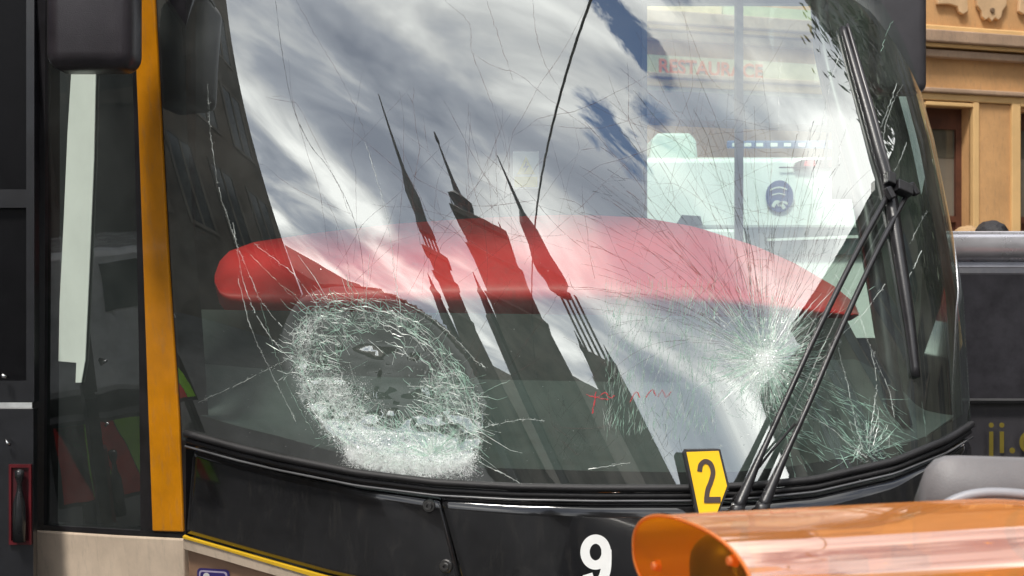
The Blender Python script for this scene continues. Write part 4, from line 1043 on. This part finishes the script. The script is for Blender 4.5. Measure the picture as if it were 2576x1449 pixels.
# pale van further back, at the left of the cab window
v2 = empty('pale_green_van', (1.7, 11.2, 0), 'pale van roof just left above the white van, beyond the cab window', 'van')
pg = mat('van_pale', (.5, .6, .54), .4, var=.05)
x0, x1 = P(1628, 0, 10.9).x, P(1762, 0, 10.9).x
hz = CZ-(334-724)/F*10.9
MB().loft([[Vector((x0+.05, 14.4+0, z)), Vector((x1, 14.4, z))]+[Vector((x1, 14.9, z)), Vector((x0+.05, 14.9, z))] for z in (.3, 1.6)]).add([], [])
bb = MB(); bb.loft([[Vector((a, y, z)) for a, y in ((x0+i, 10.9-(.12 if z < 2 else 0)), (x1-i, 10.9-(.12 if z < 2 else 0)), (x1-i, 12.2), (x0+i, 12.2))] for z, i in ((.3, 0), (hz-.5, .0), (hz-.06, .03), (hz, .08))])
bb.build('body', pg, v2, bevel=.02)
for y in (11.2, 11.9):
    MB().tube([(x0-.02, y, .3), (x1+.02, y, .3)], .3, 16).build('wheel', rub, v2)
# ------------------------------------------------------------------ dark car with silver roof rail at the right edge
dc = empty('dark_van', (3.4, 6.2, 0), 'dark grey people carrier with a silver roof edge at the right of the tram', 'van')
dv = mat('van_charcoal', (.035, .033, .038), .3, var=.15, scale=2, coat=.3, dirt=.2)
YC = 5.9; xa, xb = P(2376, 0, YC).x, P(2376, 0, YC).x+4.4
def zc(v): return CZ-(v-724)/F*YC
MB().hexa([Vector((xa, YC, .3)), Vector((xb, YC, .3)), Vector((xb, YC+.05, zc(668))), Vector((xa, YC+.05, zc(668))), Vector((xa, YC+1.05, .3)), Vector((xb, YC+1.05, .3)), Vector((xb, YC+1.05, zc(668))), Vector((xa, YC+1.05, zc(668)))]).build('body', dv, dc, bevel=.03)
wg = glass_mat('tinted_glass', (.05, .05, .06), .05)
mobj('side_window', [Vector((xa+.05, YC+.012, zc(1010))), Vector((xb-1, YC+.012, zc(1010))), Vector((xb-1.2, YC+.042, zc(690))), Vector((xa+.05, YC+.042, zc(690)))], [(0, 1, 2, 3)], mat('van_tint', (.03, .029, .034), .14, var=.2), dc)
for x_ in (xa+.62, xa+1.9): MB().tube([(x_, YC-.002, .5), (x_, YC+.03, zc(690))], .004, 5).build('door_seam', rub, dc)
MB().tube([(xa+.06, YC-.004, zc(1008)), (xb-.5, YC-.004, zc(1008))], .012, 6).build('waist_strip', rub, dc)
sil = mat('silver_rail', (.62, .61, .64), .28, metal=.7, var=.06)
MB().tube([Vector((xa, YC+.10, zc(622))), Vector((xb-.2, YC+.10, zc(622)))], .062, 14).build('roof_rail', sil, dc, smooth=True)
MB().tube([Vector((xa, YC+.10, zc(588))), Vector((xb-.2, YC+.10, zc(588)))], .016, 10).build('roof_rail', sil, dc, smooth=True)
MB().hexa([Vector((xa, YC+.07, zc(672))), Vector((xb, YC+.07, zc(672))), Vector((xb, YC+.12, zc(586))), Vector((xa, YC+.12, zc(586))), Vector((xa, YC+1.0, zc(672))), Vector((xb, YC+1.0, zc(672))), Vector((xb, YC+.9, zc(586))), Vector((xa, YC+.9, zc(586)))]).build('roof', mat('van_roof_grey', (.22, .22, .24), .35, metal=.3), dc)
cu = bpy.data.curves.new('lettering', 'FONT'); cu.body = 'ji.cz'; cu.size = .2; cu.extrude = .001
to = bpy.data.objects.new('lettering', cu); C.objects.link(to); dg_ = bpy.context.evaluated_depsgraph_get()
tm = bpy.data.meshes.new_from_object(to.evaluated_get(dg_)); bpy.data.objects.remove(to)
place_text(tm, 'lettering', P(2478, 1138, YC)+Vector((0, -.008, 0)), Vector((1, 0, 0)), Vector((0, -1, 0)), .30, mat('letter_olive', lin((105, 92, 24)), .5), dc)
for x in (xa+.8, xb-.8):
    for y in (YC+.1, YC+.95): MB().tube([(x, y-.08, .33), (x, y+.08, .33)], .33, 22).build('wheel', rub, dc)

# ------------------------------------------------------------------ two people behind the dark van (only the tops of their heads show)
def person(name, u, vtop, y, label, hairc, coatc):
    zt = CZ-(vtop-724)/F*y; x = P(u, 0, y).x; zg = .15; H = zt-zg
    root = empty(name, (x, y, zg), label, 'person')
    hd = H/7.5
    J = {'pel': (0, 0, .53*H), 'chest': (0, .01, .70*H), 'neck': (0, 0, .845*H), 'head': (0, -.015, .905*H), 'crown': (0, 0, .965*H)}
    for s, k in ((-1, 'L'), (1, 'R')):
        J['sh'+k] = (s*.115*H, .01, .80*H); J['el'+k] = (s*.14*H, .02, .63*H); J['wr'+k] = (s*.14*H, -.03, .49*H); J['ha'+k] = (s*.135*H, -.05, .43*H)
        J['hi'+k] = (s*.055*H, 0, .50*H); J['kn'+k] = (s*.06*H, -.01, .28*H); J['an'+k] = (s*.06*H, .02, .05*H); J['to'+k] = (s*.07*H, -.10, .02*H)
    ks = list(J); E_ = [('pel', 'chest'), ('chest', 'neck'), ('neck', 'head'), ('head', 'crown')]
    for k in 'LR': E_ += [('chest', 'sh'+k), ('sh'+k, 'el'+k), ('el'+k, 'wr'+k), ('wr'+k, 'ha'+k), ('pel', 'hi'+k), ('hi'+k, 'kn'+k), ('kn'+k, 'an'+k), ('an'+k, 'to'+k)]
    rad = {'pel': .085, 'chest': .095, 'neck': .034, 'head': .047, 'crown': .038, 'sh': .04, 'el': .027, 'wr': .019, 'ha': .022, 'hi': .055, 'kn': .035, 'an': .024, 'to': .018}
    me = bpy.data.meshes.new('body'); me.from_pydata([J[k] for k in ks], [(ks.index(a), ks.index(b)) for a, b in E_], [])
    o = bpy.data.objects.new('body', me); C.objects.link(o); o.parent = root
    sk = o.modifiers.new('skin', 'SKIN')
    for i, k in enumerate(ks):
        r_ = rad.get(k, rad.get(k[:2]))*H; me.skin_vertices[0].data[i].radius = (r_, r_*.8 if k in ('pel', 'chest') else r_)
    me.skin_vertices[0].data[0].use_root = True
    ss = o.modifiers.new('sub', 'SUBSURF'); ss.levels = ss.render_levels = 2
    dgx = bpy.context.evaluated_depsgraph_get(); m2 = bpy.data.meshes.new_from_object(o.evaluated_get(dgx)); o.modifiers.clear(); o.data = m2
    m2.materials.clear(); m2.materials.append(mat('cloth_'+name+hairc[0], coatc, .8)); m2.materials.append(mat('skin_tone', (.5, .3, .22), .5))
    for p in m2.polygons:
        p.use_smooth = True
        if p.center.z > .85*H or (p.center.z < .5*H and abs(p.center.x) > .11*H): p.material_index = 1
    hb_ = bmesh.new(); bmesh.ops.create_icosphere(hb_, subdivisions=3, radius=1)
    for v in hb_.verts:
        k = 1+.10*noise.noise(v.co*5); v.co = Vector((v.co.x*.055*H*k, v.co.y*.062*H*k+.01, .938*H+v.co.z*.062*H*k if v.co.z > -.2 else .938*H-.012*H+.02*H*noise.noise(v.co*4)))
    hm = bpy.data.meshes.new('hair'); hb_.to_mesh(hm); hb_.free(); ho = bpy.data.objects.new('hair', hm); C.objects.link(ho); ho.parent = root
    hm.materials.append(mat('hair_'+hairc[0], hairc[1], .6, bump=.6, bscale=120))
    for s in (-1, 1):
        MB().tube([(s*.02*H, -.052*H, .905*H), (s*.02*H, -.058*H, .905*H)], .006*H, 8).build('eye', gk, None).parent = root
person('person', 2497, 553, 7.6, 'person with dark hair standing behind the dark van, head top showing', ('black', (.012, .010, .012)), (.05, .06, .1))
person('person', 2437, 566, 7.7, 'person with fair hair standing behind the dark van, nearer the tram', ('fair', (.42, .26, .12)), (.3, .1, .08))

# ------------------------------------------------------------------ things beyond the slit between door and corner pillar
back = empty('grey_shop_wall', (-3.4, 10.6, 0), 'dark shop wall seen in the narrow gap beside the tram door', 'building')
MB().box((-7.5, 10.5, 0), (-1.2, 10.9, 6)).build('wall', mat('shop_dark', (.035, .033, .032), .7), back)
pp = mat('poster_cream', lin((205, 196, 160)), .6, var=.08)
def poster(u0, v0, u1, v1, m, label, marks=True):
    o = pbox(u0, v0, u1, v1, 10.46, .03).build('poster', m); o['label'] = label; o['category'] = 'poster'; o['group'] = 'notices on the dark wall'
    if marks:
        for k in range(3): pbox(u0+10+k, v0+(v1-v0)*.55+k*12, u1-12, v0+(v1-v0)*.55+k*12+6, 10.452, .006).build('print', gk, o)
        MB().tube([P((u0+u1)/2, v0+(v1-v0)*.47, 10.45), P((u0+u1)/2, v0+(v1-v0)*.47, 10.458)], .018, 12).build('print', gk, o)
poster(88, 118, 122, 196, pp, 'cream notice at the top of the gap, under the mirror', False)
poster(92, 240, 124, 326, mat('poster_white', lin((225, 220, 190)), .6), 'white notice with a black figure, middle of the gap')
poster(84, 404, 114, 470, mat('poster_brown', lin((150, 126, 96)), .6), 'brownish notice just above the blue sheet', False)
poster(84, 472, 116, 548, mat('poster_blue', lin((60, 84, 130)), .6, var=.3, scale=20), 'blue notice below the brownish one', False)
wc = empty('white_car', (-3.3, 9.3, 0), 'white car bodywork peeping through the gap beside the door', 'car')
wcm = mat('car_gloss_white', (.7, .72, .72), .2, coat=.5)
sec = [(.3, .0), (.9, -.05), (1.35, .15), (1.95, .45), (2.05, .7), (2.05, 1.3), (1.4, 1.8), (.3, 1.8)]
MB().loft([[Vector((x, 8.6+d, z)) for z, d in sec] for x in (-7.0, -2.75, -2.68)]).build('body', wcm, wc, bevel=.05)
for x in (-6.2, -3.5):
    MB().tube([(x, 8.58, .33), (x, 8.75, .33)], .33, 20).build('wheel', rub, wc)

# ------------------------------------------------------------------ surroundings the glass reflects
stone = mat('sooty_stone', (.10, .085, .07), .85, var=.35, scale=.6, bump=.3, bscale=6)
slate = mat('dark_slate', (.05, .048, .05), .7, var=.25, scale=1)
plas = mat('grey_plaster', (.10, .085, .07), .85, var=.2, scale=.4)
wdk = mat('facade_window', (.03, .035, .04), .12, var=.3)
D = 62.0
def az_pt(az, z, d=D): return Vector((-math.sin(R(az))*d, 4.2-math.cos(R(az))*d, z))
def el_z(el, d=D): return 1.6+math.tan(R(el))*d
ch = empty('church', az_pt(2, 0), 'dark church with three spires reflected in the windscreen', 'church')
def tower(name, az, prof_, mt_, sides=8, depth=1.0, d=D):
    c = az_pt(az, 0, d); X = Vector((math.cos(R(az)), -math.sin(R(az)), 0)); Y = Vector((X.y, -X.x, 0)); rings = []
    for el, hw in prof_:
        r_ = math.tan(R(hw))*d; z = max(0, el_z(el, d)); k = 1/math.cos(math.pi/sides)
        rings.append([c+X*r_*k*math.cos(math.pi*2*(i+.5)/sides)+Y*r_*k*depth*math.sin(math.pi*2*(i+.5)/sides)+Vector((0, 0, z)) for i in range(sides)])
    return MB().loft(rings).build(name, mt_, ch)
def lantern(az, el0, el1, hw, nc=4, d=D, cw=.16):
    c = az_pt(az, 0, d); X = Vector((math.cos(R(az)), -math.sin(R(az)), 0)); Y = Vector((X.y, -X.x, 0)); r_ = math.tan(R(hw))*d
    for i in range(nc):
        o = X*(r_*(-1+2*i/(nc-1))*.86)
        MB().tube([c+o+Vector((0, 0, el_z(el0, d))), c+o+Vector((0, 0, el_z(el1, d)))], cw*d/20*.5, 8).build('lantern_column', stone, ch)
tower('spire', 11.6, [(36, .1), (32, .18), (27, .32), (24, 1.05), (21.3, .85), (20.3, 1.15), (19.4, 1.15)], slate)
lantern(11.6, 17.2, 19.6, .95, 4, cw=.14)
tower('tower', 11.5, [(17.5, 1.15), (17.2, 1.75), (16.7, 1.8), (16.5, 1.35), (14.6, 1.35), (14.3, 1.75), (13.9, 1.4), (10.5, 1.4), (10.2, 1.7), (9.7, 1.5), (5, 1.9), (-1.4, 2.1)], stone, 4)
tower('pinnacle', 14.2, [(14.0, .06), (12.4, .3), (11.9, .75), (11.4, .6), (8, .9), (-1.4, 1.2)], slate, 6)
tower('pinnacle', 6.3, [(17.6, .06), (15.8, .25), (15.2, .6), (14.7, .5), (12.6, .7), (12.2, .95), (9, 1.0), (-1.4, 1.3)], slate, 6)
tower('spire', 3.4, [(34.6, .12), (33.6, .3), (33.2, .12), (29, .32), (27.6, .55), (26.8, 1.7), (25.6, 1.25), (24.0, 1.5)], slate)
tower('tower', 1.7, [(24.6, 2.9), (24.2, 3.7), (23.5, 3.7), (23.2, 3.2), (20.4, 3.2), (20.1, 3.6), (19.6, 3.3), (15.2, 3.3), (14.8, 3.8), (14.2, 3.5), (10, 3.8), (-1.4, 4.2)], stone, 4)
for a_ in (-1.6, 5.1): tower('pinnacle', a_, [(26.3, .05), (25, .22), (24.6, .4), (24.2, .25), (23.4, .3)], slate, 6)
tower('spire', -6.4, [(35.2, .08), (32.3, .22), (29.2, .35), (27.4, 1.2), (25, 1.35), (23.2, 1.85), (22.4, 1.95), (21.5, 1.3), (20.6, 1.3)], slate).name = 'spire'
lantern(-7.5, 13.8, 21.2, 1.3, 4, cw=.13)
for a_ in (-5.9, -9.3): tower('pinnacle', a_, [(16.6, .05), (15.2, .22), (14.7, .42), (14.2, .3), (13.2, .3)], slate, 6)
tower('tower', -7.6, [(14.4, 1.7), (13.6, 1.9), (8, 2.3), (-1.4, 2.6)], stone, 4)
# nave and gabled houses at its feet
nv = MB()
for a0, a1, e in ((5, 10.5, 5.0), (10, 20, 5.8), (20, 39, 5.2), (-5.8, -1.6, 10.0), (-1.8, 5.4, 11.5), (-10.8, -5.2, 11.4), (-13.2, -10.6, 9.4), (-17, -13, 8.2)):
    q = [az_pt(a, 0, D+1) for a in (a0, a1)]; qb = [az_pt(a, 0, D+14) for a in (a0, a1)]
    h0, h1 = el_z(e-1.6, D), el_z(e, D)
    nv.hexa([q[0], q[1], q[1]+Vector((0, 0, h0)), q[0]+Vector((0, 0, h0)), qb[0], qb[1], qb[1]+Vector((0, 0, h0)), qb[0]+Vector((0, 0, h0))])
    m0, m1 = (q[0]+qb[0])/2, (q[1]+qb[1])/2
    nv.add([q[0]+Vector((0, 0, h0)), q[1]+Vector((0, 0, h0)), m1+Vector((0, 0, h1+2)), m0+Vector((0, 0, h1+2)), qb[0]+Vector((0, 0, h0)), qb[1]+Vector((0, 0, h0))], [(0, 1, 2, 3), (3, 2, 5, 4), (0, 3, 4), (1, 5, 2)])
nv.build('nave', stone, ch)
# row houses
def house(name, x0, y0, x1, y1, h, m, label, face, rows_, cols, rh=1.6, rm=slate):
    root = empty(name, ((x0+x1)/2, (y0+y1)/2, 0), label, 'building')
    MB().box((x0, y0, 0), (x1, y1, h)).build('wall', m, root)
    MB().box((x0-.25, y0-.02, h), (x1+.25, y1+.02, h+.35)).build('cornice', m, root)
    MB().prism([(x0-.3, y0, h+.36), (x1+.3, y0, h+.36), ((x0+x1)/2, y0, h+rh+.36)], (0, y1-y0, 0)).build('roof', rm, root)
    first = None
    for i in range(rows_):
        for j in range(cols):
            L = y1-y0; yc = y0+L*(j+.5)/cols; zc_ = 1.5+(h-1.5)*(i+.5)/rows_; ww, wh = min(.62, L/cols*.32), (h/rows_)*.30
            if first is None:
                f = MB()
                for a, b, c_, d_ in ((-ww, -wh, -ww+.1, wh), (ww-.1, -wh, ww, wh), (-ww, wh-.1, ww, wh), (-ww, -wh, ww, -wh+.1), (-.04, -wh, .04, wh)):
                    f.box((-.03, a, b), (.05, c_, d_))
                first = (f, MB().box((-.01, -ww, -wh), (.02, ww, wh)))
                fm = bpy.data.meshes.new('window'); fm.from_pydata(f.v, [], f.f); fm.materials.append(plas)
                pm = bpy.data.meshes.new('pane'); pm.from_pydata(first[1].v, [], first[1].f); pm.materials.append(wdk)
            xf = x1 if face > 0 else x0
            o = bpy.data.objects.new('window', fm); C.objects.link(o); o.parent = root; o.location = Vector((xf, yc, zc_))-root.location
            q = bpy.data.objects.new('pane', pm); C.objects.link(q); q.parent = o
    return root
house('town_house', -16.0, -5.7, -8.6, 3.0, 17.5, mat('brown_stone', (.085, .068, .052), .85, var=.35, scale=.5), 'tall brown town house left behind the camera, reflected in the glass', 1, 5, 5)
house('town_house', -16.5, 3.05, -9.2, 12.6, 26, mat('umber_plaster', (.07, .062, .055), .85, var=.3, scale=.5), 'dark town house on the left beside the tram, next to the brown one', 1, 5, 4)
house('corner_house', 10.0, 6.6, 17, 14.4, 12.0, mat('moss_plaster', (.075, .078, .062), .85, var=.5, scale=.5), 'dark mossy corner house right of the street, reflected in the curved glass', -1, 3, 5, rh=.7)
house('yard_house', 10.1, -5.4, 17, 6.5, 8.0, mat('olive_plaster', (.11, .11, .085), .85, var=.4, scale=.5), 'olive house beside the mossy one, reflected in the curved glass', -1, 3, 5, rh=.7)
MB().box((-9.2, 3.4, 3.6), (-9.1, 5.6, 4.6)).build('shop_sign', mat('sign_blue', lin((30, 60, 150)), .5), bpy.data.objects['town_house.001'])
cols_ = [(.12, .11, .09), (.09, .085, .08), (.13, .11, .08), (.10, .085, .075), (.11, .10, .095)]
descs = ['beige', 'grey', 'ochre', 'brown', 'pale grey']
hts = [7.5, 7.1, 7.7, 7.2, 7.5]
for k in range(5):
    y1 = -5.5-k*13; house('row_house', 10.1+k*.3, y1-12.9, 17+k*.3, y1, hts[k], mat('row_'+descs[k].replace(' ', '_'), cols_[k], .85, var=.25, scale=.4), descs[k]+' house in the street row behind the camera to the right', -1, 3, 5, rh=.7)
def tree(x, y, h, r_, label):
    root = empty('added_tree', (x, y, 0), label, 'tree'); tr_ = MB()
    tr_.tube([(x, y, 0), (x+.05, y, h*.25), (x-.04, y+.05, h*.5), (x, y, h*.85)], [.2, .16, .11, .03], 9)
    for k in range(9):
        a = k*2.4; z = h*(.32+.055*k); L = r_*(.9-.05*k); tr_.tube([(x, y, z), (x+math.cos(a)*L*.5, y+math.sin(a)*L*.5, z+L*.35), (x+math.cos(a)*L, y+math.sin(a)*L, z+L*.5)], [.06, .035, .012], 6)
    tr_.build('added_tree_trunk', mat('added_tree_bark', (.06, .045, .035), .9, var=.3, scale=6), root)
    cr_ = MB(); clumps = []
    for k in range(52):
        d = Vector((rnd.gauss(0, 1), rnd.gauss(0, 1), rnd.gauss(0, 1))).normalized()*rnd.uniform(.45, 1.0)
        clumps.append((Vector((x+d.x*r_, y+d.y*r_, h*.66+d.z*h*.34)), rnd.uniform(.35, .75)))
    for c_, q_ in clumps:
        for k in range(190):
            p = c_+Vector((rnd.gauss(0, 1), rnd.gauss(0, 1), rnd.gauss(0, .8)))*q_*.55
            a = Vector((rnd.gauss(0, 1), rnd.gauss(0, 1), rnd.gauss(0, 1))).normalized(); b = a.orthogonal().normalized(); l_ = rnd.uniform(.07, .15)
            cr_.add([p-a*l_, p+b*l_*.5, p+a*l_, p-b*l_*.5], [(0, 1, 2, 3)])
    cr_.build('crown', mat('added_tree_leaf_green', (.045, .075, .025), .55, var=.35, scale=1.2), root, kind='stuff')  # crown of the added tree
tree(8.7, 6.5, 9.4, 1.8, 'dark leafy tree added right of the tram to break up the curved glass reflection')  # tree added out of view; its dark crown breaks up the reflected house edge
# overhead wire, seen only in the glass
def refl(u, v):
    p, n = hit(u, v); d = ray(u, v).normalized(); return p, d-n*2*d.dot(n)
def atz(u, v, z): p, r_ = refl(u, v); return p+r_*((z-p.z)/r_.z)
w0, w1 = atz(1478, 20, 6.0), atz(1345, 560, 6.0)
dw = (w1-w0).normalized()
ow = MB().tube([w0-dw*9, w0, w1, w1+dw*26], .016, 6).build('overhead_wire', mat('wire_black', (.02, .02, .02), .5))
tag(ow, 'black overhead tram wire reflected as a curved line in the windscreen', 'wire')
# chevron board and white van at the left, mirrored in the side glass
cbd = empty('chevron_board', (-3.9, 3.4, 0), 'low board with red and lime chevrons left of the tram, mirrored in its glass', 'barrier')
cr, cl_ = mat('chevron_red', lin((215, 45, 30)), .4), mat('chevron_lime', lin((150, 210, 30)), .4)
MB().box((-4.1, 3.4, .2), (-3.92, 4.9, .64)).build('board', satin, cbd)
for k in range(10):
    y0_ = 3.42+k*.145; sh = .14 if k < 9 else 0
    MB().prism([(-3.915, y0_, .22), (-3.915, y0_+.14, .22), (-3.915, y0_+.14+sh, .62), (-3.915, y0_+sh, .62)], (-.004, 0, 0)).build('stripe', cr if k % 2 else cl_, cbd)
for y_ in (3.5, 4.7): MB().box((-4.2, y_, 0), (-3.9, y_+.08, .21)).build('foot', satin, cbd)
dlv = empty('parked_car', (-7.2, 4.3, 0), 'white car parked left of the tram, mirrored in its side glass', 'car')
MB().loft([[Vector((x, y, z)) for y, z in ((2.2, .35), (2.2, .75), (2.9, .85), (3.4, 1.32), (6.2, 1.36), (6.6, .8), (6.7, .35))] for x in (-8.0, -6.3)]).build('body', wcm, dlv, bevel=.05)
MB().prism([(-6.29, 3.2, .92), (-6.29, 4.4, .92), (-6.29, 4.4, 1.24), (-6.29, 3.5, 1.24)], (-.02, 0, 0)).build('window', gd, dlv)
for y_ in (3.0, 6.0): MB().tube([(-6.28, y_, .33), (-6.5, y_, .33)], .33, 20).build('wheel', rub, dlv)
